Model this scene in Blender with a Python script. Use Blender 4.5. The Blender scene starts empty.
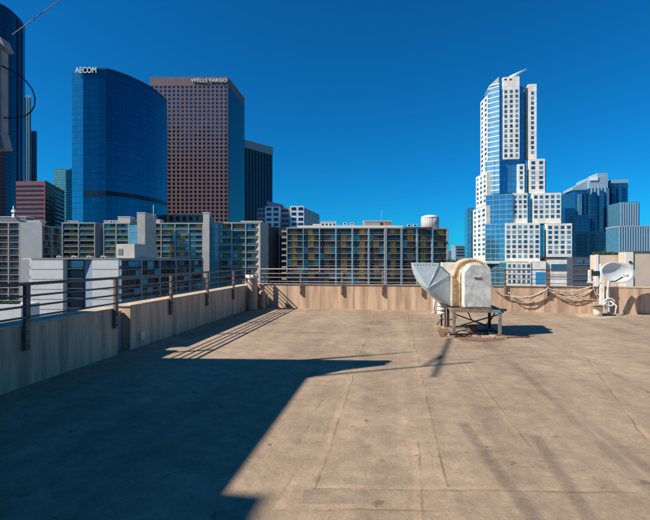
import bpy, math, random
from mathutils import Vector, Matrix
random.seed(7)
scn = bpy.context.scene
COL = scn.collection

# ------------------------------------------------------------------ view geometry
FPX, CX, CY, EYE = 420.0, 325.0, 260.0, 1.6
YAW = math.atan(67/FPX)
C_, S_ = math.cos(YAW), math.sin(YAW)
def P(px, F):                       # point at forward distance F
    r = (px-CX)/FPX*F
    return (r*C_-F*S_, F*C_+r*S_)
def XW(px, Y):                      # world x of a column on the plane y=Y
    t = (px-CX)/FPX
    F = Y/(C_+t*S_)
    return F*(t*C_-S_), F
def Z(py, F): return EYE+(CY-py)/FPX*F
def G(px, py, h=0.0):               # point on the roof (height h)
    F = (EYE-h)*FPX/(py-CY)
    return P(px, F)
LX, LY = 1.08, 0.55                 # shadow displacement per metre of height
def cast(px, py, H):
    x, y = G(px, py)
    return (x-LX*H, y-LY*H, H)

# ------------------------------------------------------------------ materials
def nodes(m):
    m.use_nodes = True
    return m.node_tree.nodes, m.node_tree.links
def mat(name, col, rough=0.8, metal=0.0, var=0.0, scale=3.0, streak=None, bump=0.0, spec=0.3, col2=None, bscale=None, detail=6, lo=.35, hi=.65):
    m = bpy.data.materials.new(name)
    N, K = nodes(m)
    b = N['Principled BSDF']
    b.inputs['Roughness'].default_value = rough
    b.inputs['Metallic'].default_value = metal
    b.inputs['Specular IOR Level'].default_value = spec
    b.inputs['Base Color'].default_value = (*col, 1)
    if var > 0 or col2:
        tc = N.new('ShaderNodeTexCoord'); mp = N.new('ShaderNodeMapping')
        K.new(tc.outputs['Object'], mp.inputs['Vector'])
        if streak: mp.inputs['Scale'].default_value = streak
        nz = N.new('ShaderNodeTexNoise'); nz.inputs['Scale'].default_value = scale
        nz.inputs['Detail'].default_value = detail; nz.inputs['Roughness'].default_value = .62
        K.new(mp.outputs[0], nz.inputs['Vector'])
        rp = N.new('ShaderNodeValToRGB')
        rp.color_ramp.elements[0].position = lo; rp.color_ramp.elements[1].position = hi
        c2 = col2 if col2 else tuple(c*(1-var) for c in col)
        c1 = col if col2 else tuple(min(1, c*(1+var*.5)) for c in col)
        rp.color_ramp.elements[0].color = (*c2, 1); rp.color_ramp.elements[1].color = (*c1, 1)
        K.new(nz.outputs[0], rp.inputs[0]); K.new(rp.outputs[0], b.inputs['Base Color'])
        if bump > 0:
            bp = N.new('ShaderNodeBump'); bp.inputs['Strength'].default_value = bump; bp.inputs['Distance'].default_value = .02
            if bscale:
                n2 = N.new('ShaderNodeTexNoise'); n2.inputs['Scale'].default_value = bscale; n2.inputs['Detail'].default_value = 5
                K.new(tc.outputs['Object'], n2.inputs['Vector']); K.new(n2.outputs[0], bp.inputs['Height'])
            else: K.new(nz.outputs[0], bp.inputs['Height'])
            K.new(bp.outputs[0], b.inputs['Normal'])
    return m
def striped(name, c1, c2, period, frac, axis='Z', rough=.3, metal=0.0, spec=.5, vperiod=None, c3=None, rough2=None):
    """alternating bands (spandrel / glass) on a curtain wall, along object-space height, optionally mullions too"""
    m = bpy.data.materials.new(name)
    N, K = nodes(m); b = N['Principled BSDF']
    b.inputs['Roughness'].default_value = rough; b.inputs['Metallic'].default_value = metal
    b.inputs['Specular IOR Level'].default_value = spec
    tc = N.new('ShaderNodeTexCoord'); sp = N.new('ShaderNodeSeparateXYZ'); K.new(tc.outputs['Object'], sp.inputs[0])
    def band(sock, per, fr):
        d = N.new('ShaderNodeMath'); d.operation = 'DIVIDE'; d.inputs[1].default_value = per; K.new(sock, d.inputs[0])
        f = N.new('ShaderNodeMath'); f.operation = 'FRACT'; K.new(d.outputs[0], f.inputs[0])
        g = N.new('ShaderNodeMath'); g.operation = 'LESS_THAN'; g.inputs[1].default_value = fr; K.new(f.outputs[0], g.inputs[0])
        return g.outputs[0]
    # pane to pane tone
    vec = N.new('ShaderNodeVectorMath'); vec.operation = 'MULTIPLY'; vec.inputs[1].default_value = (.35, .35, 1.0/period)
    K.new(tc.outputs['Object'], vec.inputs[0])
    fl = N.new('ShaderNodeVectorMath'); fl.operation = 'FLOOR'; K.new(vec.outputs[0], fl.inputs[0])
    wn = N.new('ShaderNodeTexWhiteNoise'); K.new(fl.outputs[0], wn.inputs['Vector'])
    mr = N.new('ShaderNodeMapRange'); mr.inputs[3].default_value = .90; mr.inputs[4].default_value = 1.12; K.new(wn.outputs['Value'], mr.inputs[0])
    base = N.new('ShaderNodeMix'); base.data_type = 'RGBA'; base.blend_type = 'MULTIPLY'; base.inputs[0].default_value = 1
    base.inputs[6].default_value = (*c1, 1); K.new(mr.outputs[0], base.inputs[7])
    out = base.outputs[2]
    if axis == 'Z': s = band(sp.outputs[2], period, frac)
    else:
        a = N.new('ShaderNodeMath'); a.operation = 'ADD'; K.new(sp.outputs[0], a.inputs[0]); K.new(sp.outputs[1], a.inputs[1]); s = band(a.outputs[0], period, frac)
    mx = N.new('ShaderNodeMix'); mx.data_type = 'RGBA'; K.new(s, mx.inputs[0]); K.new(out, mx.inputs[6]); mx.inputs[7].default_value = (*c2, 1)
    out = mx.outputs[2]
    if vperiod:
        a = N.new('ShaderNodeMath'); a.operation = 'ADD'; K.new(sp.outputs[0], a.inputs[0]); K.new(sp.outputs[1], a.inputs[1])
        s2 = band(a.outputs[0], vperiod, .14)
        m2 = N.new('ShaderNodeMix'); m2.data_type = 'RGBA'; K.new(s2, m2.inputs[0]); K.new(out, m2.inputs[6]); m2.inputs[7].default_value = (*(c3 or c2), 1)
        out = m2.outputs[2]
    K.new(out, b.inputs['Base Color'])
    return m

M = {}
M['conc'] = mat('wall_concrete', (.62,.425,.285), .9, var=.36, scale=2.2, streak=(2.2,2.2,.22), bump=.2, bscale=30, spec=.15)
M['coping'] = mat('wall_coping', (.58,.45,.33), .9, var=.25, scale=5, bump=.3, spec=.15)
M['rail'] = mat('rail_paint', (.17,.12,.10), .5, metal=.2, var=.25, scale=9)
M['postm'] = mat('post_paint', (.24,.17,.14), .6, metal=.1, var=.3, scale=9)
M['galv'] = mat('galvanised', (.66,.68,.66), .45, metal=.3, var=.35, scale=5, spec=.5)
M['hood'] = mat('hood_sheet', (.52,.60,.63), .5, metal=.2, var=.15, scale=3, spec=.4)
M['cream'] = mat('cream_paint', (.72,.60,.42), .6, var=.0, col2=(.36,.17,.06), scale=5, lo=.36, hi=.52)
M['creamw'] = mat('white_paint_weathered', (.74,.70,.62), .55, var=.25, scale=5)
M['rust'] = mat('rusty_steel', (.20,.12,.07), .8, var=.5, scale=14)
M['steel'] = mat('stand_steel', (.27,.23,.19), .55, metal=.3, var=.35, scale=10)
M['darkst'] = mat('dark_steel', (.03,.03,.035), .6)
M['teal'] = mat('teal_tape', (.05,.33,.38), .6)
M['white'] = mat('white_enamel', (.78,.78,.74), .4, var=.08, scale=4)
M['dish'] = mat('dish_enamel', (.72,.74,.70), .45, var=.12, scale=3)
M['pipe'] = mat('pipe_plaster', (.50,.37,.27), .85, var=.25, scale=6)
M['wood'] = mat('weathered_wood', (.42,.32,.22), .9, var=.35, scale=12)
M['cable'] = mat('cable_sheath', (.55,.47,.38), .7, var=.2, scale=9)
M['blackc'] = mat('black_cable', (.02,.02,.025), .5)
M['bucket'] = mat('bucket_plastic', (.66,.58,.46), .6, var=.15, scale=8)
M['greyc'] = mat('grey_concrete', (.30,.29,.29), .9, var=.2, scale=1.0)
M['bracket'] = mat('bracket_plaster', (.34,.33,.32), .85, var=.2, scale=4)

# ------------------------------------------------------------------ mesh builder
class MB:
    def __init__(s): s.v=[]; s.f=[]; s.mi=[]; s.sm=[]
    def face(s, idx, mi=0, sm=False): s.f.append(tuple(idx)); s.mi.append(mi); s.sm.append(sm)
    def obox(s, o, u, n, s0, s1, d0, d1, z0, z1, mi=0):
        """box along u from s0..s1, outward n from d0..d1"""
        b = len(s.v)
        for z in (z0, z1):
            for (a, d) in ((s0,d0),(s1,d0),(s1,d1),(s0,d1)):
                s.v.append((o[0]+u[0]*a+n[0]*d, o[1]+u[1]*a+n[1]*d, z))
        for q in ((0,1,2,3),(4,7,6,5),(0,4,5,1),(1,5,6,2),(2,6,7,3),(3,7,4,0)): s.face([b+i for i in q], mi)
        return s
    def box(s, x0, x1, y0, y1, z0, z1, mi=0): return s.obox((0,0),(1,0),(0,1),x0,x1,y0,y1,z0,z1,mi)
    def prism(s, pts, z0, z1, mi=0):
        b = len(s.v); n = len(pts)
        zt = z1 if isinstance(z1,(list,tuple)) else [z1]*n
        for p in pts: s.v.append((p[0],p[1],z0))
        for p,z in zip(pts,zt): s.v.append((p[0],p[1],z))
        for i in range(n):
            j=(i+1)%n; s.face((b+i,b+j,b+n+j,b+n+i),mi)
        s.face([b+n+i for i in range(n)],mi); s.face([b+i for i in reversed(range(n))],mi)
        return s
    def profile(s, pts, y0, y1, mi=0):
        """outline in x,z extruded along y"""
        b=len(s.v); n=len(pts)
        for y in (y0,y1):
            for p in pts: s.v.append((p[0],y,p[1]))
        for i in range(n):
            j=(i+1)%n; s.face((b+i,b+n+i,b+n+j,b+j),mi)
        s.face([b+i for i in range(n)],mi); s.face([b+n+i for i in reversed(range(n))],mi)
        return s
    def tube(s, pts, r, k=8, mi=0, closed=False, smooth=True):
        pts=[Vector(p) for p in pts]; b=len(s.v); n=len(pts)
        rs = r if isinstance(r,(list,tuple)) else [r]*n
        up=None
        for i,p in enumerate(pts):
            if closed: t=(pts[(i+1)%n]-pts[i-1]).normalized()
            else: t=(pts[min(i+1,n-1)]-pts[max(i-1,0)]).normalized()
            if up is None:
                up = Vector((0,0,1)) if abs(t.z)<.9 else Vector((1,0,0))
            a=t.cross(up).normalized(); c=a.cross(t).normalized(); up=c
            for j in range(k):
                w=2*math.pi*j/k+math.pi/k
                q=p+(a*math.cos(w)+c*math.sin(w))*rs[i]; s.v.append(tuple(q))
        m = n if closed else n-1
        for i in range(m):
            for j in range(k):
                i2=(i+1)%n; j2=(j+1)%k
                s.face((b+i*k+j,b+i*k+j2,b+i2*k+j2,b+i2*k+j),mi,smooth and k>5)
        if not closed:
            s.face([b+j for j in reversed(range(k))],mi); s.face([b+(n-1)*k+j for j in range(k)],mi)
        return s
    def lathe(s, c, prof, k=24, mi=0, smooth=True):
        b=len(s.v); n=len(prof)
        for (r,z) in prof:
            for j in range(k):
                w=2*math.pi*j/k; s.v.append((c[0]+r*math.cos(w),c[1]+r*math.sin(w),z))
        for i in range(n-1):
            for j in range(k):
                j2=(j+1)%k; s.face((b+i*k+j,b+i*k+j2,b+(i+1)*k+j2,b+(i+1)*k+j),mi,smooth)
        s.face([b+j for j in reversed(range(k))],mi); s.face([b+(n-1)*k+j for j in range(k)],mi)
        return s
    def build(s, name, mats, parent=None, bevel=0, **tags):
        me=bpy.data.meshes.new(name); me.from_pydata(s.v,[],s.f); me.update()
        if not isinstance(mats,(list,tuple)): mats=[mats]
        for m in mats: me.materials.append(m)
        for p,mi,sm in zip(me.polygons,s.mi,s.sm): p.material_index=mi; p.use_smooth=sm
        o=bpy.data.objects.new(name,me); COL.objects.link(o)
        if parent is not None:
            o.parent=parent; o.matrix_parent_inverse = Matrix.Translation(parent.location).inverted()
        if bevel:
            md=o.modifiers.new('bevel','BEVEL'); md.width=bevel; md.segments=2; md.limit_method='ANGLE'
        for k2,v2 in tags.items(): o[k2]=v2
        return o
def thing(name, label, cat, loc=(0,0,0), group=None):
    o=bpy.data.objects.new(name,None); COL.objects.link(o); o.location=loc; o.empty_display_size=.2
    o['label']=label; o['category']=cat
    if group: o['group']=group
    return o
def structure(name, mb, m): return mb.build(name, m, kind='structure')
def tag(o, label, cat, group=None):
    o['label']=label; o['category']=cat
    if group: o['group']=group
    return o
def text_part(name, body, size, width, loc, rotz, m, parent, depth=.4):
    cu=bpy.data.curves.new(name,'FONT'); cu.body=body; cu.size=size; cu.extrude=depth; cu.align_x='LEFT'
    tmp=bpy.data.objects.new(name,cu); COL.objects.link(tmp)
    bpy.context.view_layer.update()
    dg=bpy.context.evaluated_depsgraph_get()
    me=bpy.data.meshes.new_from_object(tmp.evaluated_get(dg))
    COL.objects.unlink(tmp); bpy.data.objects.remove(tmp)
    xs=[v.co.x for v in me.vertices]; w=max(xs)-min(xs); mn=min(xs)
    o=bpy.data.objects.new(name,me); me.materials.clear(); me.materials.append(m)
    mt=Matrix.Translation(loc) @ Matrix.Rotation(rotz,4,'Z') @ Matrix.Rotation(math.pi/2,4,'X')
    for v in me.vertices:
        v.co.x=(v.co.x-mn)*width/w
        v.co = mt @ v.co
    COL.objects.link(o); o.parent=parent; o.matrix_parent_inverse=Matrix.Translation(parent.location).inverted()
    return o
def frame_of(a, b):
    d=Vector((b[0]-a[0],b[1]-a[1])); L=d.length; u=d/L
    return (u.x,u.y),(u.y,-u.x),L
class Cap:                              # at most 100 single windows, the rest as one part
    def __init__(s, parent, name='window', cap=100): s.p=parent; s.n=0; s.cap=cap; s.rest={}; s.name=name
    def add(s, fn, mats):
        if s.n < s.cap:
            mb=MB(); fn(mb); mb.build(s.name, mats, s.p); s.n+=1
        else:
            if not s.rest: s.rest['mb']=MB(); s.rest['m']=mats
            if mats is s.rest['m'] or (isinstance(mats,list) and mats==s.rest['m']): fn(s.rest['mb'])
            else:
                k=id(mats[0]) if isinstance(mats,list) else id(mats)
                s.rest.setdefault(k,(MB(),mats)); fn(s.rest[k][0])
    def done(s):
        if s.rest:
            s.rest['mb'].build(s.name, s.rest['m'], s.p, kind='stuff')
            for k,v in s.rest.items():
                if k not in('mb','m'): v[0].build(s.name, v[1], s.p, kind='stuff')

def ccw(p):
    s=sum(p[i][0]*p[(i+1)%len(p)][1]-p[(i+1)%len(p)][0]*p[i][1] for i in range(len(p)))
    return p if s>0 else list(reversed(p))

GZ = -32.0
# ------------------------------------------------------------------ world, sun
w=bpy.data.worlds.new('World'); scn.world=w; w.use_nodes=True
N=w.node_tree.nodes; K=w.node_tree.links
sky=N.new('ShaderNodeTexSky'); sky.sky_type='NISHITA'; sky.sun_disc=False
to_sun=Vector((-LX,-LY,1)).normalized()
elev=math.asin(to_sun.z); az=math.atan2(to_sun.x,to_sun.y)
sky.sun_elevation=elev; sky.sun_rotation=az
sky.altitude=300; sky.air_density=1.0; sky.dust_density=.15; sky.ozone_density=3.0
tint=N.new('ShaderNodeMix'); tint.data_type='RGBA'; tint.blend_type='MULTIPLY'; tint.inputs[0].default_value=1
tint.inputs[7].default_value=(.03,.60,1.03,1)
K.new(sky.outputs[0],tint.inputs[6])
bg=N['Background']; K.new(tint.outputs[2],bg.inputs[0]); bg.inputs[1].default_value=.085
sl=bpy.data.lights.new('sun','SUN'); sl.energy=5; sl.angle=math.radians(.5); sl.color=(1,.95,.86)
so=bpy.data.objects.new('sun',sl); COL.objects.link(so); so.rotation_euler=(-to_sun).to_track_quat('-Z','Y').to_euler()
cam=bpy.data.cameras.new('camera'); co=bpy.data.objects.new('camera',cam); COL.objects.link(co)
cam.sensor_width=36; cam.lens=36*FPX/650; cam.clip_end=20000; cam.clip_start=.05
co.location=(0,0,EYE); co.rotation_euler=(math.pi/2,0,YAW); scn.camera=co
scn.view_settings.view_transform='Standard'; scn.view_settings.look='None'
scn.view_settings.gamma=1; scn.view_settings.use_curve_mapping=False; scn.view_settings.exposure=.42
scn.render.resolution_x=1024; scn.render.resolution_y=819

# ------------------------------------------------------------------ ground, hills
mg=mat('city_ground',(.16,.16,.15),.95,var=.3,scale=.02)
structure('ground', MB().box(-6000,6000,-3000,9000,GZ-1,GZ), mg)
mh=mat('hill_scrub',(.10,.13,.12),1,var=.2,scale=.004)
def hills():
    mb=MB(); n=90; b0=0
    for i in range(n):
        t=-.9+1.8*i/(n-1); px=CX+FPX*t
        h=(30+26*math.sin(i*.35)+14*math.sin(i*.9+1)+8*math.sin(i*2.3))
        h=max(8,h)*1.15
        x,y=P(px,5200); mb.v.append((x,y,GZ)); 
        x,y=P(px,5600); mb.v.append((x,y,h+18))
        x,y=P(px,6200); mb.v.append((x,y,GZ))
    for i in range(n-1):
        a=i*3; mb.face((a,a+3,a+4,a+1),0,True); mb.face((a+1,a+4,a+5,a+2),0,True)
    structure('hills',mb,mh)
hills()

# ------------------------------------------------------------------ our roof
XL=-4.59; YF=13.7; XR=13.5
# floor material
m=bpy.data.materials.new('roof_coating'); N,K=nodes(m); b=N['Principled BSDF']; b.inputs['Roughness'].default_value=.88; b.inputs['Specular IOR Level'].default_value=.12
tc=N.new('ShaderNodeTexCoord')
def noise(scale,det=6,rough=.6,mp=None):
    n=N.new('ShaderNodeTexNoise'); n.inputs['Scale'].default_value=scale; n.inputs['Detail'].default_value=det; n.inputs['Roughness'].default_value=rough
    if mp:
        q=N.new('ShaderNodeMapping'); q.inputs['Scale'].default_value=mp[0]; q.inputs['Rotation'].default_value=(0,0,mp[1]); K.new(tc.outputs['Object'],q.inputs['Vector']); K.new(q.outputs[0],n.inputs['Vector'])
    else: K.new(tc.outputs['Object'],n.inputs['Vector'])
    return n.outputs[0]
def ramp(s,p0,p1,c0,c1):
    r=N.new('ShaderNodeValToRGB'); r.color_ramp.elements[0].position=p0; r.color_ramp.elements[1].position=p1
    r.color_ramp.elements[0].color=(*c0,1); r.color_ramp.elements[1].color=(*c1,1); K.new(s,r.inputs[0]); return r.outputs[0]
def mul(a,bb,f=1):
    x=N.new('ShaderNodeMix'); x.data_type='RGBA'; x.blend_type='MULTIPLY'; x.inputs[0].default_value=f; K.new(a,x.inputs[6]); K.new(bb,x.inputs[7]); return x.outputs[2]
base=ramp(noise(.45,8,.65),.3,.7,(.345,.248,.167),(.505,.368,.247))
base=mul(base,ramp(noise(2.2,6,.7),.35,.62,(.86,.86,.86),(1.04,1.04,1.04)))
base=mul(base,ramp(noise(1.0,7,.62,((1.6,.16,1),.12)),.38,.56,(.84,.84,.85),(1.0,1.0,1.0)))   # long worn streaks
base=mul(base,ramp(noise(.9,9,.72,((.35,1.5,1),-.1)),.36,.55,(.90,.89,.88),(1.0,1.0,1.0)))
base=mul(base,ramp(noise(38,4,.7),.3,.6,(.84,.84,.84),(1.05,1.05,1.05)))
base=mul(base,ramp(noise(6,9,.75),.36,.60,(.82,.81,.79),(1.03,1.03,1.03)))
base=mul(base,ramp(noise(.8,4,.6),.34,.42,(.84,.83,.82),(1,1,1)))
base=mul(base,ramp(noise(7,3,.5),.27,.33,(.62,.60,.58),(1,1,1)))
vo=N.new('ShaderNodeTexVoronoi'); vo.feature='DISTANCE_TO_EDGE'; vo.inputs['Scale'].default_value=.42
nzv=N.new('ShaderNodeTexNoise'); nzv.inputs['Scale'].default_value=1.6; nzv.inputs['Detail'].default_value=6
K.new(tc.outputs['Object'],nzv.inputs['Vector'])
va=N.new('ShaderNodeVectorMath'); va.operation='MULTIPLY_ADD'; va.inputs[1].default_value=(.9,.9,0); K.new(nzv.outputs['Color'],va.inputs[0]); K.new(tc.outputs['Object'],va.inputs[2])
K.new(va.outputs[0],vo.inputs['Vector'])
base=mul(base,ramp(vo.outputs['Distance'],.0,.006,(.72,.70,.68),(1,1,1)),.35)
def mth(op,x,y=None,z=None):
    q=N.new('ShaderNodeMath'); q.operation=op
    for i,v in enumerate((x,y,z)):
        if v is None: continue
        if isinstance(v,(int,float)): q.inputs[i].default_value=v
        else: K.new(v,q.inputs[i])
    return q.outputs[0]
wob=mth('MULTIPLY',mth('SUBTRACT',noise(1.1,5,.65),.5),.10)
brk=ramp(noise(1.7,5,.6),.38,.60,(0,0,0),(1,1,1))
soft=ramp(noise(3.1,6,.7),.30,.65,(.25,.25,.25),(1,1,1))
spx=N.new('ShaderNodeSeparateXYZ'); K.new(tc.outputs['Object'],spx.inputs[0])
def segmask(p0,p1,w,feather,off=0.0):
    a=Vector(G(*p0)); c=Vector(G(*p1)); d=c-a; L=d.length; d/=L; n=Vector((-d.y,d.x))
    v=mth('ADD',mth('MULTIPLY_ADD',spx.outputs[0],n.x,-a.dot(n)+off),mth('MULTIPLY_ADD',spx.outputs[1],n.y,wob))
    v=mth('ABSOLUTE',v)
    mr=N.new('ShaderNodeMapRange'); mr.inputs[1].default_value=w; mr.inputs[2].default_value=w+feather; mr.inputs[3].default_value=1; mr.inputs[4].default_value=0; K.new(v,mr.inputs[0])
    u=mth('MULTIPLY_ADD',spx.outputs[0],d.x,mth('MULTIPLY_ADD',spx.outputs[1],d.y,-a.dot(d)))
    e=mth('MULTIPLY',mth('GREATER_THAN',u,0.0),mth('LESS_THAN',u,L))
    return mth('MULTIPLY',mr.outputs[0],e)
def tintby(base,mask,col,mod=None,k=1.0):
    f=mth('MULTIPLY',mask,k)
    if mod is not None: f=mth('MULTIPLY',f,mod)
    x=N.new('ShaderNodeMix'); x.data_type='RGBA'; x.blend_type='MULTIPLY'; K.new(f,x.inputs[0]); K.new(base,x.inputs[6]); x.inputs[7].default_value=(*col,1); return x.outputs[2]
for p0,p1,w_,col,k in (((303,497),(369,497),.075,(.74,.78,.82),.9),((313,481),(414,481),.05,(.84,.85,.86),.8),((307,446),(337,380),.12,(.90,.90,.90),.8),
      ((280,499),(300,499),.06,(1.12,1.1,1.05),.5),((560,300+160),(640,500),.25,(.93,.93,.93),.7)):
    base=tintby(base,segmask(p0,p1,w_,.01),col,soft,k)
for p0,p1 in (((313,487),(352,374)),((352,374),(374,312)),((444,486),(419,374)),((419,374),(406,312)),((527,447),(425,312)),((313,487),(650,490)),((275,507),(440,508)),((418,520),(415,440)),((650,395),(560,345)),
      ((298,474),(275,510)),((325,400),(300,446)),((500,340),(650,352)),((330,345),(250,345)),((590,360),(650,440))):
    base=tintby(base,segmask(p0,p1,.022,.02),(1.13,1.12,1.08),None,.55)
    base=tintby(base,segmask(p0,p1,.004,.009,.028),(.58,.56,.54),brk,.95)
K.new(base,b.inputs['Base Color'])
bp=N.new('ShaderNodeBump'); bp.inputs['Strength'].default_value=.45; bp.inputs['Distance'].default_value=.01; K.new(noise(26,6,.7),bp.inputs['Height'])
bp2=N.new('ShaderNodeBump'); bp2.inputs['Strength'].default_value=.5; bp2.inputs['Distance'].default_value=.05; K.new(noise(1.6,3,.5),bp2.inputs['Height']); K.new(bp.outputs[0],bp2.inputs['Normal'])
K.new(bp2.outputs[0],b.inputs['Normal'])
M['floor']=m
structure('roof_floor', MB().box(XL-.3,XR,-14,YF+.25,-.3,0), M['floor'])
host=MB().box(XL-.28,XR-.02,-13.98,YF+.23,GZ,-.302).build('host_building',M['greyc'])
tag(host,'building whose flat roof we stand on, seen only as its roof','building')

# seams & patches on the floor (thin coats of roofing paint)
mseam=mat('seam_paint',(.435,.315,.214),.9,var=.22,scale=3)
mseamd=mat('seam_dark',(.31,.225,.155),.9,var=.3,scale=6)
mpatch2=mat('patch_worn',(.39,.29,.205),.9,var=.25,scale=3)
mpatch=mat('patch_grey',(.33,.265,.20),.9,var=.28,scale=3,bump=.3,bscale=25)
def strip(mb,p0,p1,wd,z,seg=26,j=.3):
    a=Vector(p0); c=Vector(p1); d=(c-a); L=d.length; d/=L; n=Vector((-d.y,d.x)); b0=len(mb.v)
    drift=0
    for i in range(seg+1):
        q=a+d*(L*i/seg); drift=drift*.7+random.uniform(-.5,.5)*min(wd,.02)*.4; ww=wd*(1+random.uniform(-j,j))
        for sgn in (-1,1): mb.v.append((q.x+n.x*(drift+sgn*ww/2),q.y+n.y*(drift+sgn*ww/2),z))
    for i in range(seg): mb.face((b0+2*i,b0+2*i+1,b0+2*i+3,b0+2*i+2))
def patch(pts,z,m_,nm='floor_patch'):
    mb=MB(); q=[Vector(G(*p)) for p in pts]; out=[]
    for i in range(len(q)):
        a=q[i]; c=q[(i+1)%len(q)]; k=8
        for t in range(k): 
            e=a.lerp(c,t/k); out.append((e.x+random.uniform(-.003,.003),e.y+random.uniform(-.003,.003),z))
    mb.v=out; mb.face(range(len(out))); structure(nm,mb,m_)
mp2=mat('patch_tan',(.41,.295,.198),.9,var=.25,scale=3)
mstain=mat('rust_stain',(.22,.13,.08),.9,var=.4,scale=5)
patch([(437,330),(446,327),(452,333),(449,337),(440,337)],.0045,mstain,'floor_stain')
patch([(455,338),(470,335.5),(480,338),(500,337.5),(506,340),(488,342),(462,341)],.0050,mstain,'floor_stain')
mdirt=mat('dirt_light',(.50,.38,.27),.95,var=.3,scale=3)
patch([(574,314.5),(592,314),(622,316.5),(600,319.5),(580,318)],.0045,mdirt,'floor_stain')

# ------------------------------------------------------------------ parapets
def wall_obj(name,label,parts):
    t=thing(name,label,'parapet wall',(parts[0][0],parts[0][2],0))
    return t
HW=.80
t=thing('parapet_wall','low shaded concrete parapet nearest the camera, its top in blue shade, left edge of roof','parapet wall',(XL-.15,3,0))
MB().box(XL-.28,XL,-12,6.48,0,HW-.03).build('wall',M['conc'],t)
MB().box(XL-.32,XL+.012,-12,6.50,HW-.03,HW).build('coping',M['coping'],t,bevel=.008)
t=thing('parapet_wall','left concrete parapet beyond the dark gap, with sunlit top, running to the corner pipe','parapet wall',(XL-.15,10,0))
MB().box(XL-.28,XL,6.82,YF,0,HW-.03).build('wall',M['conc'],t)
MB().box(XL-.32,XL+.015,6.80,YF,HW-.03,HW).build('coping',M['coping'],t,bevel=.008)
MB().box(XL-.28,XL-.16,6.48,6.80,0,HW-.1).build('joint_filler',M['greyc'],t)
t=thing('parapet_wall','sunlit tan concrete parapet across the far end of the roof','parapet wall',(0,YF+.12,0))
jx=[XL]+[XW(p,YF)[0] for p in (287,321,354,388,430,470,512,545,592,640)]+[XR]
for i in range(len(jx)-1):
    MB().box(jx[i]+(.006 if i else -.28),jx[i+1]-.006,YF,YF+.24,0,HW-.03).build('wall_panel',M['conc'],t)
MB().box(XL-.28,XR,YF+.015,YF+.22,0,HW-.06).build('joint_filler',M['greyc'],t)
MB().box(XL-.30,XR,YF-.012,YF+.27,HW-.03,HW).build('coping',M['coping'],t,bevel=.008)

# ------------------------------------------------------------------ railings
RZ=[1.30,1.15,1.02,.885]
def post(par,x,y,axis,inner):
    mb=MB()
    if axis=='Y': mb.box(x,x+.05,y-.035,y+.035,.46,1.31)
    else: mb.box(x-.03,x+.03,y-.05,y,.46,1.31)
    p=mb.build('post',M['postm'],par,bevel=.004)
    for z in (.52,.70):
        b2=MB()
        if axis=='Y': b2.box(x+.05,x+.062,y-.014,y+.014,z-.014,z+.014)
        else: b2.box(x-.013,x+.013,y-.062,y-.05,z-.013,z+.013)
        b2.build('bolt',M['rail'],p)
tr=thing('railing','brown four-rail steel railing along the left parapet, posts bolted to its inner face','railing',(XL,6,HW))
for y in (2.9,4.64,6.37,8.15,9.9,11.65,13.35): post(tr,XL+.014,y,'Y',1)
for z in RZ:
    MB().tube([(XL+.085 if z<1.2 else XL+.06,-6,z),(XL+.085 if z<1.2 else XL+.06,YF-.05,z)],.021 if z>1.2 else .014,10).build('rail',M['rail'],tr)
tr=thing('railing','steel railing on the far parapet, ending short of the satellite dish','railing',(2,YF,HW))
for x in (-3.0,-1.62,-.3,.95,2.2,3.45,4.69,5.89): post(tr,x,YF-.014,'X',1)
mrl=mat('rail_light',(.34,.29,.25),.5,metal=.1,var=.2,scale=9)
for z in RZ:
    MB().tube([(XL+.1,YF-.07,z),(5.93,YF-.07,z)],.019 if z>1.2 else .010,10).build('rail',mrl,tr)

# ------------------------------------------------------------------ corner pipes, small box
x,y=G(252.5,310)
t=thing('vent_pipe','thick plastered vent pipe with a broken cap in the far left corner','pipe',(x,y,0))
MB().lathe((x,y),[(.17,0),(.165,.04),(.150,.10),(.148,.98),(.155,1.0)],24).build('pipe_body',M['pipe'],t)
MB().lathe((x,y),[(.155,1.002),(.185,1.02),(.185,1.07),(.15,1.10),(.06,1.12)],24).build('cap',M['bucket'],t)
MB().obox((x,y),(.86,-.5),(.5,.86),-.30,-.12,-.05,.05,1.04,1.12).build('cap_flap',M['creamw'],t,bevel=.01)
MB().tube([(x-.145,y-.06,.1),(x-.16,y-.05,.7),(x-.22,y,.9)],.02).build('conduit',M['creamw'],t)
x,y=G(262.5,308.8)
t=thing('vent_pipe','thinner knobbly vent pipe just right of the thick corner pipe','pipe',(x,y,0))
MB().lathe((x,y),[(.11,0),(.10,.05),(.085,.08),(.085,.42),(.115,.45),(.115,.55),(.07,.58),(.06,.70),(.085,.72),(.085,.78),(.03,.80)],20).build('pipe_body',M['pipe'],t)
MB().tube([(x+.05,y,.5),(x+.16,y+.03,.5),(x+.17,y+.03,.15)],.022).build('branch',M['creamw'],t)
bx=thing('socket_box','small white electrical box low on the left parapet','electrical box',(XL,7.15,.15))
MB().box(XL,XL+.05,7.08,7.19,.13,.27).build('box_body',M['white'],bx,bevel=.006)
MB().box(XL+.05,XL+.056,7.095,7.175,.145,.255).build('cover_plate',M['creamw'],bx)

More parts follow.
